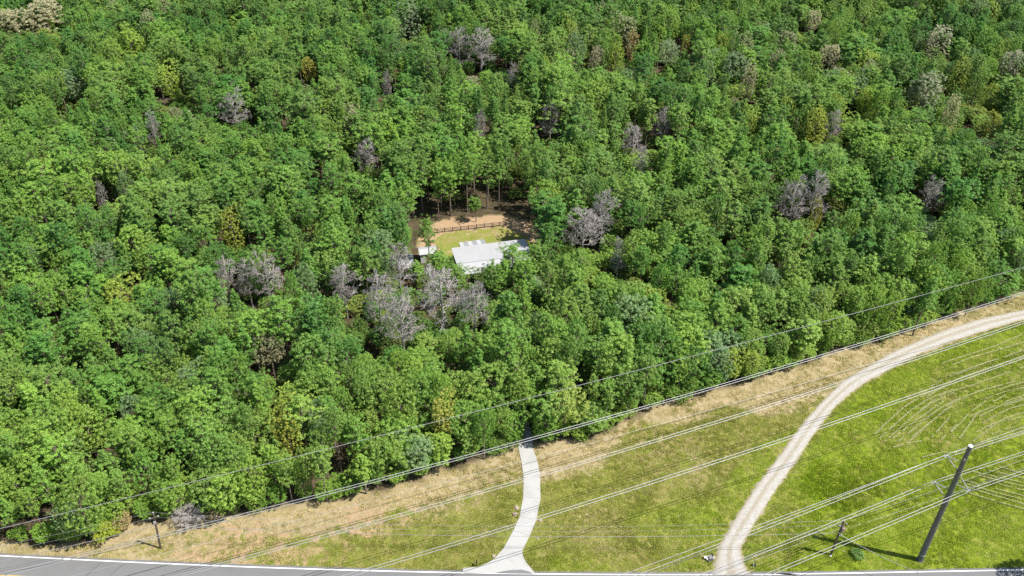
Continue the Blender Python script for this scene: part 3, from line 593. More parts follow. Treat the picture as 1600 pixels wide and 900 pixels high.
for px, py, wp, h, ti, lab in ODD_LIST:
    x, y, wm = locate(px, py, wp, h, 0.66); trees.append(dict(x=x, y=y, h=h, w=wm, kind='broad', var=int(rng.integers(0, 6)), label=lab, keep=(px, py, wp * 0.8), tint=ti))
for px, py, wp, h, lab in PINE_LIST:
    x, y, wm = locate(px, py, wp, h, 0.78); trees.append(dict(x=x, y=y, h=h, w=wm, kind='pine', var=int(rng.integers(0, 7)), label=lab, keep=(px, py, wp * 0.7), tint=(0.075, 0.14, 0.022)))
n_special = len(trees)
HOUSE_PX = [(640, 395), (700, 372), (830, 358), (842, 392), (790, 424), (735, 428), (640, 416)]
house_w = [tuple(p2w(x, y, 0)[:2]) for x, y in HOUSE_PX]; dirt_w = [tuple(p2w(x, y, 0)[:2]) for x, y in DIRT + []]; yard_w = [tuple(p2w(x, y, 0)[:2]) for x, y in YARD]
# one jittered lattice over the wood, in distance behind its edge
cand = []
row = 0; nn = 0.0
while nn < 350:
    sp = 4.0 if nn < 9 else 4.7
    for s in np.arange(-260, 420, sp):
        ss = s + (sp / 2 if row % 2 else 0) + rng.normal(0, 0.95); n2 = nn + rng.normal(0, 0.95)
        x, y = xy(ss, float(edge_n(ss)) + 1.4 + n2); cand.append((x, y, n2))
    nn += sp * 0.87; row += 1
cand = np.array(cand)
px, py, dep = w2p(cand[:, 0], cand[:, 1], 12.0)
cand = cand[(px > -380) & (px < 1980) & (py > -170) & (py < 1000) & (cand[:, 1] > 70)]
sx_ = np.array([t['x'] for t in trees]); sy_ = np.array([t['y'] for t in trees])
yardmask = in_poly(cand[:, 0], cand[:, 1], house_w) | in_poly(cand[:, 0], cand[:, 1], dirt_w) | in_poly(cand[:, 0], cand[:, 1], yard_w)
drive_in = in_poly(cand[:, 0], cand[:, 1], [tuple(p2w(*p)[:2]) for p in [(806, 680), (806, 705), (838, 705), (836, 680)]])
hn = vnoise(cand[:, 0], cand[:, 1], 34, 101); hn2 = vnoise(cand[:, 0], cand[:, 1], 15, 102); cn = vnoise(cand[:, 0], cand[:, 1], 26, 103); gn = vnoise(cand[:, 0], cand[:, 1], 11, 104)
mix_n = vnoise(cand[:, 0], cand[:, 1], 30, 105)
for i, (x, y, depth) in enumerate(cand):
    if yardmask[i] or drive_in[i]: continue
    if np.min(np.hypot(sx_ - x, sy_ - y)) < 2.9: continue
    cx, cy, dp = w2p(x, y, 10)
    east = np.clip((cx - 850) / 700, 0, 1); far = np.clip((250 - cy) / 200, 0, 1)
    pb = 0.78 if depth < 7 else 0.45 if depth < 22 else 0.16 + 0.55 * east * far
    pb = np.clip(pb + 0.5 * (mix_n[i] - 0.5), 0.04, 0.92)
    if 480 < cx < 1120 and depth < 26: pb = max(pb, 0.62)
    kind = 'broad' if rng.random() < pb else 'pine'
    if rng.random() < (0.05 + 0.10 * (gn[i] > 0.72)) and depth > 8: continue
    gb = w2p(x, y, 0)
    if 640 < gb[0] < 860 and 285 < gb[1] < 352: kind = 'pine'
    if kind == 'pine': h = 15.2 + 5.0 * (hn[i] - 0.5) + 4.0 * (hn2[i] - 0.5) + rng.normal(0, 1.5); wd = 6.3 * (0.70 + 0.66 * rng.random() ** 1.5)
    else: h = 13.8 + 4.0 * (hn[i] - 0.5) + 3 * (hn2[i] - 0.5) + rng.normal(0, 1.6); wd = 6.9 * (0.66 + 0.75 * rng.random() ** 1.6)
    if depth < 3.5: h *= 0.62 + 0.3 * rng.random(); wd *= 0.9
    elif depth < 8: h *= 0.86 + 0.12 * rng.random()
    # keep the roof, the yard and the leafless trees in view: nothing tall stands before them
    bad = False
    for frac in (0.98, 0.8, 0.6):
        qx, qy, qd = w2p(x, y, h * frac); r = wd * 0.42 / qd * FPX
        if in_poly(np.array([qx - r, qx, qx + r, qx]), np.array([qy, qy - r * 0.7, qy, qy]), ROOF_KEEP).any(): bad = True; break
    if not bad:
        tx, ty, td = w2p(x, y, h * 0.95); r = wd * 0.45 / td * FPX; bx_, by_, _ = w2p(x, y, h * 0.45)
        for t in trees[:n_special]:
            kx, ky, kw = t['keep']
            if t['y'] > y and abs(kx - tx) < (r + kw * 0.45) and ty - r * 0.5 < ky + kw * (0.55 if t['kind'] == 'bare' else 0.3) and by_ > ky - kw * 0.4: bad = True; break
    if bad:
        if rng.random() < 0.9: h = 5.0 + 2.5 * rng.random(); wd *= 0.85; kind = 'broad'
        else: continue
        qx, qy, qd = w2p(x, y, h); r = wd * 0.4 / qd * FPX
        if in_poly(np.array([qx - r, qx, qx + r]), np.array([qy, qy - r * 0.7, qy]), ROOF_KEEP).any(): continue
        if any(t['y'] > y and abs(t['keep'][0] - qx) < t['keep'][2] * 0.45 + r * 0.6 and qy - r < t['keep'][1] + t['keep'][2] * 0.25 for t in trees[:n_special]): continue
    # the tree's own leaf colour
    u = rng.random(); c_ = cn[i]; low = np.clip((cy - 420) / 300, 0, 1)
    if kind == 'pine':
        a, b = np.array([0.037, 0.100, 0.019]), np.array([0.108, 0.176, 0.027]); f = np.clip(0.30 + 0.55 * (c_ - 0.3) + 0.7 * (u - 0.5) + 0.30 * low - 0.12 * far, 0, 1); tn = a * (1 - f) + b * f
    else:
        a, b = np.array([0.044, 0.110, 0.020]), np.array([0.120, 0.182, 0.030]); f = np.clip(0.38 + 0.6 * (c_ - 0.4) + 0.8 * (u - 0.5) + 0.22 * low, 0, 1); tn = a * (1 - f) + b * f
        v = rng.random()
        if v < 0.10: tn = np.array([0.085, 0.135, 0.062])
        elif v < 0.10 + 0.10 * east * far + 0.03: tn = np.array([0.138, 0.175, 0.03])
        elif v < 0.22 and far > 0.3: tn = np.array([0.14, 0.15, 0.085])
    ol = np.clip(0.28 * rng.random() * (gn[i] > 0.45) + 0.2 * (hn2[i] - 0.45) + 0.06 * far, 0, 0.45); tn = np.array(tn) * (1 - ol) + np.array([0.105, 0.135, 0.045]) * (tn[1] / 0.135) * ol
    trees.append(dict(x=x, y=y, h=h, w=wd, kind=kind, var=int(rng.integers(0, 8 if kind == 'pine' else 7)), tint=tuple(tn), label=None, depth=depth, f=float(f)))
# shrubs and low growth along the wood's edge
for s in np.arange(-60, 190, 2.6):
    ss = s + rng.normal(0, 0.7); n2 = float(edge_n(ss)) + 0.7 + abs(rng.normal(0, 0.8)); x, y = xy(ss, n2); cx, cy, dp = w2p(x, y, 1.5)
    if not (-60 < cx < 1660) or 800 < cx < 848: continue
    if any(abs(t['keep'][0] - cx) < 0 for t in trees[:0]): continue
    h = 2.6 + 2.8 * rng.random(); f = rng.random(); tn = np.array([0.058, 0.12, 0.018]) * (1 - f) + np.array([0.12, 0.18, 0.028]) * f
    trees.append(dict(x=x, y=y, h=h, w=3.0 + 2.0 * rng.random(), kind='shrub', var=int(rng.choice([1, 3, 5])), tint=tuple(tn), label=None, depth=n2, f=f))
trees.append(dict(zip(('x', 'y', 'h', 'w', 'kind', 'var', 'tint', 'label'), (*p2w(168, 838, 0)[:2], 3.2, 5.0, 'shrub', 3, (0.145, 0.175, 0.022), 'yellow leaved shrub at the wood edge left of the wooden pole'))))
trees.append(dict(zip(('x', 'y', 'h', 'w', 'kind', 'var', 'tint', 'label'), (*p2w(196, 826, 0)[:2], 3.6, 3.6, 'shrub', 1, (0.19, 0.15, 0.07), 'reddish orange shrub behind the yellow one'))))
for bx_, by_, h_, w_, lb_ in ((822, 668, 11.0, 6.0, 'broadleaf tree closing over the head of the driveway'), (799, 694, 7.5, 5.2, 'leafy young tree on the left of the driveway head'), (850, 691, 8.0, 5.6, 'leafy young tree on the right of the driveway head')):
    trees.append(dict(zip(('x', 'y', 'h', 'w', 'kind', 'var', 'tint', 'label'), (*p2w(bx_, by_, 0)[:2], h_, w_, 'broad', 1, (0.075, 0.14, 0.022), lb_))))
trees.append(dict(zip(('x', 'y', 'h', 'w', 'kind', 'var', 'tint', 'label'), (*p2w(1340, 868, 0)[:2], 1.0, 2.6, 'shrub', 5, (0.07, 0.13, 0.03), 'low green weed clump by the steel pole shadow'))))
# the tree that throws its shadow in from beyond the frame
trees.append(dict(zip(('x', 'y', 'h', 'w', 'kind', 'var', 'tint', 'label'), (*(p2w(1632, 905, 0)[:2]), 9.5, 7.0, 'broad', 2, (0.08, 0.14, 0.025), 'shade tree in the corner of the field east of the steel pole'))))

for t in trees:
    t['cx'], t['cy'], t['dep'] = w2p(t['x'], t['y'], t['h'] * (0.72 if t['kind'] != 'shrub' else 0.5))
    t['vis'] = -20 < t['cx'] < 1620 and -25 < t['cy'] < 925
BASE = {'pine': (PINES, 16.0), 'broad': (BROADS, 14.0), 'bare': (BARES, 14.0), 'shrub': (BROADS, 14.0)}
NAME = {'pine': ('pine_tree', 'pine'), 'broad': ('broadleaf_tree', 'tree'), 'bare': ('bare_tree', 'bare tree'), 'shrub': ('shrub', 'shrub')}
RAD = {}
for k, (pr, hb) in BASE.items():
    for i, (tm, cm) in enumerate(pr):
        co = np.empty(len(cm.vertices) * 3, np.float32); cm.vertices.foreach_get('co', co); co = co.reshape(-1, 3); RAD[k, i] = np.percentile(np.hypot(co[:, 0], co[:, 1]), 96 if k != 'bare' else 93) * 2

def ordinal(k):
    w1 = 'first second third fourth fifth sixth seventh eighth ninth tenth eleventh twelfth thirteenth fourteenth fifteenth sixteenth seventeenth eighteenth nineteenth'.split()
    tens = {2: ('twentieth', 'twenty'), 3: ('thirtieth', 'thirty'), 4: ('fortieth', 'forty'), 5: ('fiftieth', 'fifty')}
    if k <= 19: return w1[k - 1]
    a, b = divmod(k, 10); return tens[a][0] if b == 0 else tens[a][1] + '-' + w1[b - 1]
def tone(t):
    r, g, b = t['tint']
    if b > 0.05: return 'grey green'
    if r > 0.19: return 'yellow green'
    f = t.get('f', 0.5)
    return 'dark green' if f < 0.27 else 'mid green' if f < 0.5 else 'fresh green' if f < 0.7 else 'bright green'
def nm(t): return 'pine' if t['kind'] == 'pine' else 'shrub' if t['kind'] == 'shrub' else 'broadleaf tree'

LIMIT = {'pine': 298, 'broad': 298, 'bare': 300, 'shrub': 300}
chosen = {k: [] for k in LIMIT}; rest = {k: [] for k in LIMIT}
for t in sorted(trees, key=lambda t: (t['label'] is None, not t['vis'], t['dep'])):
    (chosen if len(chosen[t['kind']]) < LIMIT[t['kind']] and (t['vis'] or t['label']) else rest)[t['kind']].append(t)
# --- labels: first the trees along the wood's edge, then those beside a landmark, the rest by kind, colour, size and stretch of the wood
for kind, nom in (('edge', None), ('shrub', None)):
    row = [t for k in (('pine', 'broad') if kind == 'edge' else ('shrub',)) for t in chosen[k] if t['label'] is None and (kind == 'shrub' or t.get('depth', 99) < 4.0)]
    row.sort(key=lambda t: t['cx'])
    word = 'along the front row' if kind == 'edge' else 'under the wood edge'
    marks = [(-1e9, 240, 'left of the wooden pole', -1), (240, 820, 'left of the driveway', -1), (820, 1190, 'right of the driveway', 1), (1190, 1e9, 'above the gravel track', 1)]
    for a, b, where, dr in marks:
        seg = [t for t in row if a <= t['cx'] < b]
        if dr < 0: seg = seg[::-1]
        for i, t in enumerate(seg):
            t['label'] = f"{tone(t)} {nm(t)}, {ordinal(i + 1)} {where if 'gravel' not in where else 'from west above the gravel track'} {word}"
            t['group'] = 'trees along the front row of the wood' if kind == 'edge' else 'shrubs under the wood edge'
pool = [t for k in ('pine', 'broad') for t in chosen[k] if t['label'] is None]
used_lab = set()
for sp in [t for t in trees if t['label'] and (t in chosen['bare'] or t in chosen['broad'] or t in chosen['pine'])][:n_special]:
    near = sorted([t for t in pool if t['label'] is None and math.hypot(t['x'] - sp['x'], t['y'] - sp['y']) < 9.0], key=lambda t: math.hypot(t['x'] - sp['x'], t['y'] - sp['y']))
    for t in near[:5]:
        dx, dy = t['cx'] - sp['cx'], t['cy'] - sp['cy']
        rel = ('just right of' if dx > 0 else 'just left of') if abs(dx) > abs(dy) else ('just below' if dy > 0 else 'just above')
        short = ' '.join(sp['label'].replace(',', '').split()[:9])
        lab = f"{tone(t)} {nm(t)} {rel} the {short}"
        if len(lab.replace('-', ' ').split()) > 16 or lab in used_lab: continue
        used_lab.add(lab); t['label'] = lab; t['group'] = 'trees around the odd coloured trees'
for t in pool:
    if t['label']: continue
    x_, y_ = t['cx'], t['cy']
    band = 'southwestern' if x_ < 330 else 'south central' if x_ < 620 else 'house side' if x_ < 850 else 'middle eastern' if x_ < 1120 else 'eastern' if x_ < 1380 else 'far eastern'
    level = 'low down' if y_ > 610 - 0.16 * x_ + 60 else 'halfway up' if y_ > 400 else 'high up'
    size = 'tall' if t['h'] > 16.5 else 'short' if t['h'] < 13 else 'middling'
    wide = 'broad' if t['w'] > 7.0 else 'narrow' if t['w'] < 5.4 else 'round'
    t['cls'] = (f"{size} {wide} {tone(t)} {nm(t)}", f"{band} canopy, {level}"); t['group'] = f"{tone(t)} {nm(t)}s of the {band} canopy"
for cl_ in sorted({t['cls'] for t in pool if 'cls' in t}):
    same = sorted([t for t in pool if t.get('cls') == cl_], key=lambda t: t['cx'])
    for i, t in enumerate(same):
        t['label'] = f"{cl_[0]}, {cl_[1]}" if len(same) == 1 else f"{ordinal(i + 1)} from left of the {cl_[0]}s, {cl_[1]}"
proto_obj = {}
def plant(t):
    k = t['kind']; pr, hb = BASE[k]; tm, cm = pr[t['var']]; name, cat = NAME[k]
    r = empty(name, (t['x'], t['y'], 0), t.get('rz', rng.random() * 6.283)); sxy = t['w'] / RAD[k, t['var']]
    r.scale = (sxy, sxy, t['h'] / hb); tag(r, t['label'], cat, t.get('group'))
    a = link('trunk', tm, None, r); c = link('crown' if k in ('pine', 'broad') else 'branches' if k == 'bare' else 'foliage', cm, None, r)
    if k != 'bare': c['tint'] = [float(q) for q in t['tint']]
    proto_obj.setdefault((k, t['var']), [c, a])
for k in ('bare', 'pine', 'broad', 'shrub'):
    for t in chosen[k]: plant(t)
for k, nm_ in (('pine', 'pine_forest'), ('broad', 'broadleaf_forest')):
    R_ = rest[k]
    if not R_: continue
    srcs = [proto_obj[k, i] for i in range(len(BASE[k][0]))]
    sc_ = np.array([[t['w'] / RAD[k, t['var']]] * 2 + [t['h'] / BASE[k][1]] for t in R_])
    o = scatter(nm_, [(t['x'], t['y'], 0) for t in R_], rng.random(len(R_)) * 6.283, sc_, np.array([t['tint'] for t in R_]), srcs, [t['var'] for t in R_])
m = 5200; ux, uy = rng.uniform(-190, 260, m), rng.uniform(85, 400, m); us, un = sn(ux, uy); ud = un - edge_n(us); a1, a2, _ = w2p(ux, uy, 2)
kp = (ud > 1.5) & (a1 > -100) & (a1 < 1700) & (a2 > -60) & (a2 < 930) & ~in_poly(ux, uy, house_w) & ~in_poly(ux, uy, dirt_w) & ~in_poly(ux, uy, yard_w) & ~in_poly(ux, uy, [tuple(p2w(*p)[:2]) for p in [(640, 325), (640, 400), (850, 400), (850, 325)]]) & ~in_poly(ux, uy, drive_poly)
ux, uy = ux[kp], uy[kp]; m = len(ux); f = rng.random((m, 1)); hh = 2.0 + 3.2 * rng.random(m)
scatter('undergrowth', np.c_[ux, uy, 0 * ux], rng.random(m) * 6.283, np.c_[0.5 + 0.4 * rng.random(m), 0.5 + 0.4 * rng.random(m), hh / 14], np.array([[0.045, 0.085, 0.016]]) * (1 - f) + np.array([[0.10, 0.13, 0.03]]) * f, [proto_obj['broad', i] for i in (1, 3, 5)], rng.integers(0, 3, m))
print('trees', {k: (len(chosen[k]), len(rest[k])) for k in chosen})
# dead brush fallen at the wood's edge
def brush(loc, label, sx, sy, sz, var, rz, tilt):
    r = empty('dead_brush', loc, rz); r.scale = (sx, sy, sz); r.rotation_euler = (tilt, 0.2, rz); tag(r, label, 'brush')
    link('trunk', BARES[var][0], None, r); link('branches', BARES[var][1], None, r)
q = p2w(292, 818, 0.3); brush((q.x, q.y + 1.0, 0.4), 'grey fallen dead treetop at the wood edge right of the wooden pole', 0.85, 0.85, 0.27, 2, 0.3, 0.45)
q = p2w(268, 814, 0.3); brush((q.x, q.y + 1.5, 0.4), 'tangle of grey dead limbs behind the wooden pole', 0.8, 0.8, 0.36, 1, 2.0, 0.4)

# ------------------------------------------------------------------ house, shed and board fence in the clearing
RZ = 4.5
BL = p2w(705, 387.5, 3.6); BR = p2w(816, 373.5, 3.6); hd = (BR - BL).normalized(); hn_ = Vector((hd.y, -hd.x, 0))       # hn_ points to the front
RL = p2w(727, 411, RZ); dr_ = (RL - BL).dot(hn_); LEN = (BR - BL).length + 0.6
if dr_ < 3: dr_ = 3.0
FD = max(1.5, (p2w(739, 426, 4.2) - RL).dot(hn_)); print('roof', LEN, dr_, FD)
FE = RZ - 0.15 * FD
def house():
    r = empty('house', (BL.x, BL.y, 0)); tag(r, 'house with long white metal roof in the forest clearing', 'house')
    o = Vector((0, 0, 0)); P_ = lambda a, b, z: hd * a + hn_ * b + Vector((0, 0, z)); W2 = dr_ + FD
    g = Geo(); th = 0.12
    g.hexa([P_(0, 0, 3.6 - th), P_(LEN, 0, 3.6 - th), P_(LEN, dr_, RZ - th), P_(0, dr_, RZ - th)], [P_(0, 0, 3.6), P_(LEN, 0, 3.6), P_(LEN, dr_, RZ), P_(0, dr_, RZ)])
    rb = g.build('roof', M['roof'], r)
    g = Geo(); g.hexa([P_(0, dr_ + .01, RZ - th), P_(LEN, dr_ + .01, RZ - th), P_(LEN, W2, FE - th), P_(0, W2, FE - th)], [P_(0, dr_ + .01, RZ), P_(LEN, dr_ + .01, RZ), P_(LEN, W2, FE), P_(0, W2, FE)])
    g.build('roof', M['roof'], r)
    g = Geo(); g.tube([P_(-.03, dr_, RZ + .03), P_(LEN + .03, dr_, RZ + .03)], 0.07, 6); g.build('ridge_cap', M['panel_grey'], rb)
    i_ = 0.45
    def wallbox(a0, b0, a1, b1, z1, name='wall'):
        d = (P_(a1, b1, 0) - P_(a0, b0, 0)).normalized(); n = Vector((-d.y, d.x, 0)) * 0.08
        A_, B_ = P_(a0, b0, 0), P_(a1, b1, 0); up = Vector((0, 0, z1)); g = Geo()
        g.hexa([A_ - n, B_ - n, B_ + n, A_ + n], [A_ - n + up, B_ - n + up, B_ + n + up, A_ + n + up]); return g.build(name, M['wall'], r)
    wallbox(i_, i_, LEN - i_, i_, 3.55); wallbox(i_, W2 - i_, LEN - i_, W2 - i_, FE - .1)
    for a in (i_, LEN - i_):
        g = Geo(); e = hd * 0.08; pts = [P_(a, i_ + .1, -.1), P_(a, W2 - i_ - .1, -.1), P_(a, W2 - i_ - .1, FE - .05), P_(a, dr_, RZ - .2), P_(a, i_ + .1, 3.6)]
        g.add([p - e for p in pts] + [p + e for p in pts], [(0, 1, 2, 3, 4), (9, 8, 7, 6, 5)] + [(k, (k + 1) % 5, 5 + (k + 1) % 5, 5 + k) for k in range(5)]); g.build('gable_wall', M['wall'], r)
    def win(a, b, side):
        c = P_(a, b, 1.6); g = Geo(); rz = math.atan2(hd.y, hd.x); g.box(c, (1.2, 0.1, 1.3), rz); f = g.build('window', M['trim'], r)
        g = Geo(); g.box(c + hn_ * side * 0.04, (1.0, 0.06, 1.1), rz); g.build('pane', M['glass'], f)
    for a in (3, 6.5, LEN - 3): win(a, W2 - i_ + .1, 1); win(a, i_ - .1, -1)
    c = P_(LEN / 2 + 1.2, W2 - i_ + .11, 1.05); g = Geo(); g.box(c, (1.0, 0.08, 2.1), math.atan2(hd.y, hd.x)); dd = g.build('door', M['trim'], r)
    g = Geo(); g.box(c + hn_ * .07 + hd * .38, (0.06, 0.08, 0.1), math.atan2(hd.y, hd.x)); g.build('handle', M['black'], dd)
    # low porch roof of white and grey sheets behind
    a0, a1 = (p2w(719, 384, 3.0) - BL).dot(hd), (p2w(759, 378, 3.0) - BL).dot(hd); n = 6; wd = (a1 - a0) / n
    for i in range(n):
        g = Geo(); x0, x1 = a0 + i * wd + .02, a0 + (i + 1) * wd - .02
        g.hexa([P_(x0, -3.4, 2.45), P_(x1, -3.4, 2.45), P_(x1, -0.25, 3.05), P_(x0, -0.25, 3.05)], [P_(x0, -3.4, 2.5), P_(x1, -3.4, 2.5), P_(x1, -0.25, 3.1), P_(x0, -0.25, 3.1)])
        g.build('roof_panel', M['panel'] if i % 2 == 0 else M['panel_grey'], r)
    for x in (a0 + .15, a1 - .15):
        g = Geo(); p = P_(x, -3.2, 0); g.tube([p, p + Vector((0, 0, 2.47))], 0.06, 6); g.build('porch_post', M['fence'], r)
house()
def shed(px, py, wx, wy, z, label, rz):
    c = p2w(px, py, z); r = empty('shed', (c.x, c.y, 0), rz); tag(r, label, 'shed'); g = Geo(); e = 0.5
    for s in (-1, 1):
        g = Geo(); g.hexa([(-wx / 2, 0, z + e - .08), (wx / 2, 0, z + e - .08), (wx / 2, s * wy / 2, z - .08), (-wx / 2, s * wy / 2, z - .08)][::s], [(-wx / 2, 0, z + e), (wx / 2, 0, z + e), (wx / 2, s * wy / 2, z), (-wx / 2, s * wy / 2, z)][::s]); g.build('roof', M['roof'], r)
    g = Geo(); g.box((0, 0, z / 2 - .1), (wx - .5, wy - .5, z - .1)); g.build('wall', M['trim'], r)
    g = Geo(); g.box((0, -wy / 2 + .24, 1.0), (1.0, 0.06, 2.0)); dd = g.build('door', M['wall'], r); g = Geo(); g.box((.35, -wy / 2 + .18, 1.0), (.06, .08, .1)); g.build('handle', M['black'], dd)
shed(668, 391, 4.2, 3.2, 2.6, 'small white shed partly hidden by the slim pine left of the house', 0.2)
shed(634, 408, 3.6, 5.5, 2.8, 'white outbuilding seen through the leafless tree west of the house', 0.15)
def fence():
    pts = [(660, 367), (671, 365.3), (683, 364), (695, 362.6), (707, 361.5), (720, 360.0), (732, 358.6), (744.5, 357.2), (757, 355.8), (769, 354.5), (781, 353.2), (791, 352.6)]
    w_ = [p2w(*p) for p in pts]; r = empty('board_fence', w_[0]); tag(r, 'dark wooden rail fence between the yard grass and orange dirt', 'fence')
    for p in w_:
        g = Geo(); g.box(p - w_[0] + Vector((0, 0, 0.62)), (0.17, 0.17, 1.34)); g.build('post', M['fence'], r)
    for a, b in zip(w_, w_[1:]):
        d = (b - a).normalized(); n = Vector((-d.y, d.x, 0)) * 0.03 - Vector((-d.y, d.x, 0)) * 0.12
        for z in (0.3, 0.7, 1.08):
            A_, B_ = a - w_[0] + n + d * .02 + Vector((0, 0, z)), b - w_[0] + n - d * .02 + Vector((0, 0, z)); k = Vector((-d.y, d.x, 0)) * 0.02; u = Vector((0, 0, .13))
            g = Geo(); g.hexa([A_ - k, B_ - k, B_ + k, A_ + k], [A_ - k + u, B_ - k + u, B_ + k + u, A_ + k + u]); g.build('rail', M['fence'], r)
fence()

# ------------------------------------------------------------------ overhead lines: each wire hangs in its own vertical plane
def on_plane(px, py, c, n, d):
    u = (px - 800) / FPX; v = (py - 450) / FPX; rx_, ry_, rz_ = u, CP - v * SP, -(SP + v * CP); t = c / (rx_ * n[0] + ry_ * n[1])
    return (rx_ * d[0] + ry_ * d[1]) * t, CAM_H + rz_ * t
def wire_pts(c, pix, ext=(90, 90), n=NV, d=DV, curv=None, m=70):
    q = np.array([on_plane(x, y, c, n, d) for x, y in pix])
    if curv is None: f = np.polyfit(q[:, 0], q[:, 1], 2)
    else: l = np.polyfit(q[:, 0], q[:, 1] - curv * q[:, 0] ** 2, 1); f = np.array([curv, l[0], l[1]])
    s = np.linspace(q[:, 0].min() - ext[0], q[:, 0].max() + ext[1], m)
    return np.c_[s[:, None] * d + c * n, np.polyval(f, s)]
def line_thing(name, label, runs, mat, rad, bundle=0.0, n=NV, group=None, spacer_every=26.0, cat='power line'):
    """a single wire, or a bundle of two conductors with spacers"""
    if not bundle:
        g = Geo()
        for p in runs: g.tube(p, rad, 5)
        return tag(g.build(name, mat, None, True), label, cat, group)
    r = empty(name, tuple(runs[0][0])); tag(r, label, cat, group); o = np.array(runs[0][0])
    for p in runs:
        for s in (-1, 1):
            g = Geo(); g.tube(p - o + np.array([*(n * s * bundle / 2), 0]), rad, 5); g.build('conductor', mat, r, True)
        L = np.r_[0, np.cumsum(np.linalg.norm(np.diff(p, axis=0), axis=1))]
        for q in np.arange(9, L[-1], spacer_every * 2):
            c = np.array([np.interp(q, L, p[:, k]) for k in range(3)]) - o
            g = Geo(); a, b = c + np.array([*(n * bundle / 2), 0]), c - np.array([*(n * bundle / 2), 0]); g.tube([a, b], 0.035, 5); g.build('spacer', M['strut'], r)
    return r
PIX = {'A': (98.1, [(137, 867), (200, 847), (300, 827), (400, 800), (500, 773), (667, 730), (820, 687), (1000, 638), (1140, 600), (1200, 579), (1311, 549), (1436, 510), (1600, 457)]),
       'B': (90.3, [(283, 898), (347, 883), (500, 838), (667, 793), (817, 750), (1000, 694), (1167, 647), (1313, 600), (1442, 556), (1600, 503)]),
       'C': (82.5, [(560, 897), (687, 853), (800, 823), (840, 810), (1000, 759), (1247, 680), (1320, 655), (1483, 600), (1600, 557)]),
       'D': (96.0, [(0, 823), (167, 790), (333, 745), (510, 702), (680, 658), (900, 602), (1200, 526), (1353, 485), (1422, 467), (1600, 417)]),
       'E': (86.4, [(1000, 672), (1100, 643), (1200, 613), (1367, 567)])}
WR = 0.047
for k, lab in (('A', 'twin conductors strung highest in view, along the wood edge'), ('B', 'twin conductors crossing above the middle of the concrete driveway'), ('C', 'twin conductors crossing the lower driveway and the gravel track')):
    line_thing('power_line', lab, [wire_pts(PIX[k][0], PIX[k][1])], M['wire'], WR, 0.50, group='twin conductors over the meadow')
line_thing('shield_wire', 'thin grey wire passing in front of the forest treetops', [wire_pts(96.0, PIX['D'][1])], M['wire_dark'], 0.043)
line_thing('shield_wire', 'faint thin wire above the tan strip by the wood', [wire_pts(86.4, PIX['E'][1], (90, 90), curv=0.0003)], M['wire'], 0.022)

# tall steel pole with braced insulators
SB = p2w(1437, 875); HT = 27.7; U = Vector((0.7, -0.714, 0)); NB = float(np.array(SB[:2]) @ NV)
TIPS = [(-2.46, 23.62), (-2.66, 17.41), (2.17, 19.57)]
def steel_pole():
    r = empty('transmission_pole', SB); tag(r, 'tall grey steel transmission pole leaning into view over the green field', 'power pole')
    rad = lambda z: 0.50 - 0.17 * z / HT
    zz = [-0.3, 0, 9.0, 9.02, 18.5, 18.52, HT]; rr = [0.50, 0.50, rad(9) + .02, rad(9), rad(18.5) + .02, rad(18.5), rad(HT)]
    g = Geo(); g.tube([(0, 0, z) for z in zz], rr, 12); pole = g.build('pole_shaft', M['steel'], r)
    g = Geo(); g.tube([(0, 0, HT - .06), (0, 0, HT + .05), (0, 0, HT + .16)], [rad(HT) + .03, rad(HT) + .03, 0.10], 12); g.build('pole_cap', M['trim'], r)
    g = Geo(); g.tube([(0, 0, -.1), (0, 0, .14)], 0.60, 12); g.build('base_plate', M['steel'], r)
    g = Geo(); g.tube([(0, 0, 1.6), (0, 0, 1.72)], rad(1.6) + .03, 12); g.build('base_band', M['strut'], r)
    for k in range(24):
        z = 4 + k; g = Geo(); s = 1 if k % 2 else -1; a = Vector((0.6 * s, 0.8, 0)).normalized()
        g.tube([a * (rad(z) - .02) + Vector((0, 0, z)), a * (rad(z) + .16) + Vector((0, 0, z))], 0.015, 4); g.build('step_bolt', M['steel'], r)
    for (off, z), vert in zip(TIPS, (0, 0, 1)):
        tip = U * off + Vector((0, 0, z)); s = 1 if off > 0 else -1
        lo = Vector((0, 0, z - (1.55 if not vert else 0.10))) + U * s * (rad(z) - .03); hi = Vector((0, 0, z + (0.25 if not vert else 1.9))) + U * s * (rad(z) - .03)
        a = empty('braced_insulator'); a.parent = r
        for nm_, p in (('brace', hi), ('post', lo)):
            g = Geo(); d = tip - p; g.tube([p, p + d * .18, p + d * .2, tip], [0.05, 0.05, 0.06, 0.06], 8)
            for i in range(9):
                c = p + d * (0.25 + i * 0.078); g.tube([c - d.normalized() * .025, c + d.normalized() * .025], 0.095, 8)
            g.build(nm_, M['strut'], a)
        g = Geo(); t2 = Vector((DV[0], DV[1], 0)); g.tube([tip - t2 * .45 + Vector((0, 0, -.08)), tip + t2 * .45 + Vector((0, 0, -.08))], 0.07, 6); g.tube([tip, tip + Vector((0, 0, -.14))], 0.1, 6); g.build('clamp', M['strut'], a)
        m = Geo(); m.tube([(0, 0, lo.z - .15), (0, 0, lo.z + .15)], rad(lo.z) + .04, 12); m.build('mounting_band', M['steel'], a)
    g = Geo(); g.box((-0.28, -0.42, HT - 2.6), (0.28, 0.05, 0.36), 0.6); g.build('warning_tag', M['can'], r)
steel_pole()
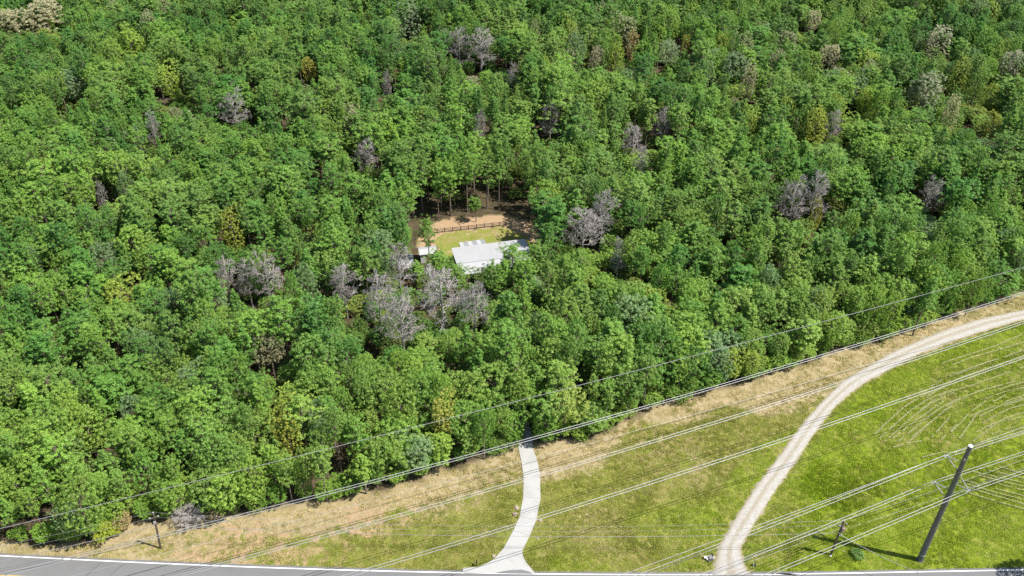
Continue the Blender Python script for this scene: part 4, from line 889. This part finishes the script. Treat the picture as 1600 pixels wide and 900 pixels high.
def through(tip, pix_l, pix_r, extl, extr, c):
    """two spans meeting at the tip"""
    s0, z0 = float(np.array(tip[:2]) @ DV), tip[2]; runs = []
    for pix, ext, sg in ((pix_l, extl, -1), (pix_r, extr, 1)):
        q = np.array([on_plane(x, y, c, NV, DV) for x, y in pix]); x = q[:, 0] - s0; y = q[:, 1] - z0; cv = 0.0003
        b = ((y - cv * x * x) @ x) / (x @ x); s = np.linspace(0, sg * ext, 50); z = z0 + b * s + cv * s * s
        runs.append(np.c_[(s0 + s)[:, None] * DV + c * NV, z])
    return runs
PP = [([(1000, 898), (1127, 852), (1200, 823), (1320, 777), (1373, 753)], [(1600, 675)], 'upper twin conductors at the top bracket of the steel pole'),
      ([(1100, 898), (1160, 875), (1233, 845), (1318, 813), (1437, 763)], [(1487, 747), (1600, 707)], 'middle twin conductors passing behind the steel pole shaft'),
      ([(1200, 897), (1240, 883), (1320, 848), (1427, 800)], [(1600, 737)], 'lower twin conductors passing in front of the steel pole shaft')]
for (off, z), (pl, pr_, lab) in zip(TIPS, PP):
    tip = SB + U * off + Vector((0, 0, z - 0.08)); c = float(np.array(tip[:2]) @ NV)
    line_thing('power_line', lab, through(tip, pl, pr_, 120, 120, c), M['wire'], WR * 0.9, 0.46, group='twin conductors on the steel pole')
tp = SB + Vector((0, 0, HT + .1)); line_thing('shield_wire', 'thin wire running to the top of the steel pole', through(tp, [(1000, 888), (1123, 843), (1207, 815), (1320, 770), (1373, 745)], [(1600, 667)], 120, 120, NB), M['wire'], 0.032)

# two wooden distribution poles and their lines along the road
def wood_pole(base, top, label, lean, with_can):
    b = p2w(*base); u = (top[0] - 800) / FPX; v = (top[1] - 450) / FPX; t = b.y / (CP - v * SP); hh = CAM_H - (SP + v * CP) * t; tx = u * t - b.x
    r = empty('utility_pole', b); tag(r, label, 'utility pole', None); T = Vector((tx, 0, hh)); ax = lambda z: T * (z / hh)
    g = Geo(); g.tube([(0, 0, -.3), ax(hh * .5), T], [0.19, 0.17, 0.14], 10); g.build('pole_shaft', M['wood_pole'], r)
    def ins(p, name='insulator'):
        g = Geo()
        for i in range(3): g.tube([p + Vector((0, 0, .07 * i)), p + Vector((0, 0, .07 * i + .05))], [0.13, 0.09], 8)
        g.build(name, M['porcelain'], r)
    g = Geo(); g.tube([T, T + Vector((0, 0, .3))], 0.04, 6); g.build('top_pin', M['steel'], r); ins(T + Vector((0, 0, .25)))
    g = Geo(); c = ax(hh - 0.75); g.box(c + Vector((0.05, -0.19, 0)), (1.5, 0.12, 0.14), 0.35); g.build('crossarm', M['wood_pole'], r)
    for s in (-.65, .65): ins(c + Vector((s * .94 + .05, s * .34 - .19, .08)))
    if with_can:
        g = Geo(); c = ax(hh - 1.9) + Vector((0.36, -.12, 0)); g.tube([c + Vector((0, 0, -.5)), c + Vector((0, 0, .42)), c + Vector((0, 0, .5))], [.27, .27, .2], 12); tc = g.build('transformer', M['can'], r)
        g = Geo(); g.tube([c + Vector((0, 0, .5)), c + Vector((0, 0, .85))], [.07, .05], 8); g.build('bushing', M['porcelain'], tc)
        g = Geo(); g.tube([ax(hh - 2.9), ax(hh - 2.6)], .21, 10); g.build('band', M['strut'], r)
        g = Geo(); g.box(ax(hh - 3.4) + Vector((0.3, -.1, 0)), (.5, .14, .22), .2); g.build('cable_bracket', M['strut'], r)
    else:
        g = Geo(); g.box(ax(hh - 2.0) + Vector((0.0, -.2, 0)), (.35, .25, .5), .2); g.build('fuse_box', M['porcelain'], r)
    return b, b + T, hh
RB, RT, rh = wood_pole((1298, 867), (1318, 815), 'weathered wooden pole with rusty transformer beside the steel pole shadow', 0, True)
LB, LT, lh = wood_pole((251, 857), (240, 803), 'dark wooden pole in tan ground at the wood edge', 0, False)
def span(a, b, sag, m=40):
    t = np.linspace(0, 1, m)[:, None]; p = np.array(a)[None] * (1 - t) + np.array(b)[None] * t; p[:, 2] -= sag * 4 * t[:, 0] * (1 - t[:, 0]); return p
V = lambda x, y, z: Vector((x, y, z))
def dist_line(lab, a, b, sag, mat, rad, name='power_line', grp=None): line_thing(name, lab, [span(a, b, sag)], mat, rad, group=grp)
dist_line('single thin wire between the wooden poles, topmost', LT + V(0, 0, .4), RT + V(0, 0, .4), 2.6, M['wire'], 0.018)
dist_line('single thin wire between the wooden poles, second from top', LT + V(-.2, 0, -.75), RT + V(-.1, 0, -.75), 2.7, M['wire'], 0.015)
dist_line('thick telephone cable between the two wooden poles', LT + V(-.1, 0, -2.8), RT + V(-.1, 0, -2.9), 1.9, M['wire'], 0.03, 'telephone_cable')
FL = p2w(-260, 905, 8.6)
for z, lab, rd, sg, nm_ in ((.4, 'top wire leaving the wooden pole westward past the yellow shrub', .02, .6, 'power_line'), (-.9, 'middle wire leaving the wooden pole westward past the yellow shrub', .018, .7, 'power_line'), (-2.8, 'thick telephone cable leaving the wooden pole westward', .04, .9, 'telephone_cable')):
    dist_line(lab, LT + V(0, 0, z), FL + V(0, 0, z), sg, M['wire_dark'] if rd < .03 else M['wire'], rd, nm_)
for dx, dy, lab in ((-8.2, 1.2, 'longer guy wire anchoring the dark wooden pole at the wood edge'), (-6.2, -.4, 'shorter guy wire anchoring the dark wooden pole at the wood edge')):
    dist_line(lab, LT + V(0, 0, -.5), LB + V(dx, dy, 0.0), 0.0, M['wire'], .02, 'guy_wire')
E1 = Vector((*(np.array(RT[:2]) + DV * 60 + NV * 0.5), rh + 0.5)); W1 = Vector((*(np.array(RT[:2]) - DV * 60), rh + 0.3))
for (z, lab, e) in ((.35, 'thin wire running east from the transformer pole', E1), (-2.3, 'slack service wire running east from the transformer pole', E1), (-.2, 'thin wire running across the road from the transformer pole', W1), (-1.6, 'lower thin wire across the road from the transformer pole', W1)):
    dist_line(lab, RT + V(0, 0, z), e + V(0, 0, z), 1.0, M['wire'], .017)
SE = p2w(1475, 909, 5.0); dist_line('pale service drop running from the transformer pole toward the roadside corner', RT + V(.1, -.1, -3.2), SE, .7, M['wire'], .04, 'service_drop')

# ------------------------------------------------------------------ small things by the drive and the track
def rock(px, py, s, label, mat, name='stone', cat='stone'):
    bm = bmesh.new(); bmesh.ops.create_icosphere(bm, subdivisions=2, radius=1.0)
    for v in bm.verts: v.co *= 0.8 + 0.4 * rng.random(); v.co.z *= 0.6
    me = bpy.data.meshes.new(name); bm.to_mesh(me); bm.free(); me.materials.append(mat); q = p2w(px, py)
    o = link(name, me, None, None, (q.x, q.y, s * .3)); o.scale = (s, s * .8, s); o.rotation_euler = (0, 0, rng.random() * 6); tag(o, label, cat)
rock(807, 794, .42, 'grey brown stone left of the driveway, upper of two close stones', M['rock']); rock(805, 804, .45, 'grey brown stone left of the driveway, lower of two close stones', M['rock'])
rock(771.5, 869, .36, 'dark stone where the driveway flares left', M['rock']); rock(844.5, 813.5, .36, 'reddish stone against the right edge of the driveway', M['rock']); rock(840.5, 842, .22, 'tiny pale stone right of the driveway', M['slab'])
rock(848, 797.5, .16, 'small dark stone right of the driveway above the others', M['rock']); rock(1297.5, 869, .25, 'pale stone at the foot of the transformer pole', M['slab'])
def mailbox():
    q = p2w(745, 884); r = empty('mailbox', q, -0.1); tag(r, 'black roadside mailbox on a post left of the driveway', 'mailbox')
    g = Geo(); g.box((0, 0, .55), (.12, .12, 1.1)); g.box((0, 0, .98), (.1, .5, .08)); g.build('post', M['black'], r)
    g = Geo(); g.box((0, -.05, 1.16), (.2, .52, .14)); g.tube([(0, -.31, 1.23), (0, .21, 1.23)], .1, 10); bx = g.build('box', M['black'], r)
    g = Geo(); g.box((0, -.322, 1.2), (.18, .02, .22)); g.build('door', M['black'], bx)
    g = Geo(); g.box((.115, 0, 1.33), (.02, .05, .22)); g.build('flag', M['can'], bx)
mailbox()
def debris(px, py):
    q = p2w(px, py); r = empty('debris_pile', q, .3); tag(r, 'small pile of pale broken slabs and black pipe beside the gravel track mouth', 'debris pile')
    for i, (x, y, z, rx2, ry2, L) in enumerate(((-.55, .25, .35, .5, .3, 1.0), (.1, .05, .42, -.5, .4, 1.1), (-.5, -.25, .28, .2, -.5, .8), (.55, -.2, .3, -.3, .5, .7))):
        g = Geo(); g.box((0, 0, 0), (L, .42, .1)); o = g.build('slab', M['slab'], r); o.location = (x, y, z); o.rotation_euler = (rx2, ry2, i * 1.1)
    for i, (x, y) in enumerate(((-.1, -.4), (.45, .25), (-.25, .12))):  # plain black cylinders lying low among the pale slabs
        g = Geo(); g.tube([(-.5, 0, 0), (.5, 0, 0)], .2, 10); o = g.build('cylinder', M['black'], r); o.location = (x, y, .2); o.rotation_euler = (0, .1, i * .9)
debris(1109, 873)
def marker(px, py):
    q = p2w(px, py); r = empty('marker_post', q, .2); tag(r, 'short white marker with black back right of the gravel track mouth', 'marker post')
    g = Geo(); g.box((0, 0, .4), (.16, .14, .9)); g.tube([(0, 0, .85), (0, 0, .98)], [.11, .03], 4); g.build('post', M['trim'], r)
    g = Geo(); g.box((.2, .05, .45), (.22, .3, .8)); g.build('box', M['black'], r)
marker(1177, 885)
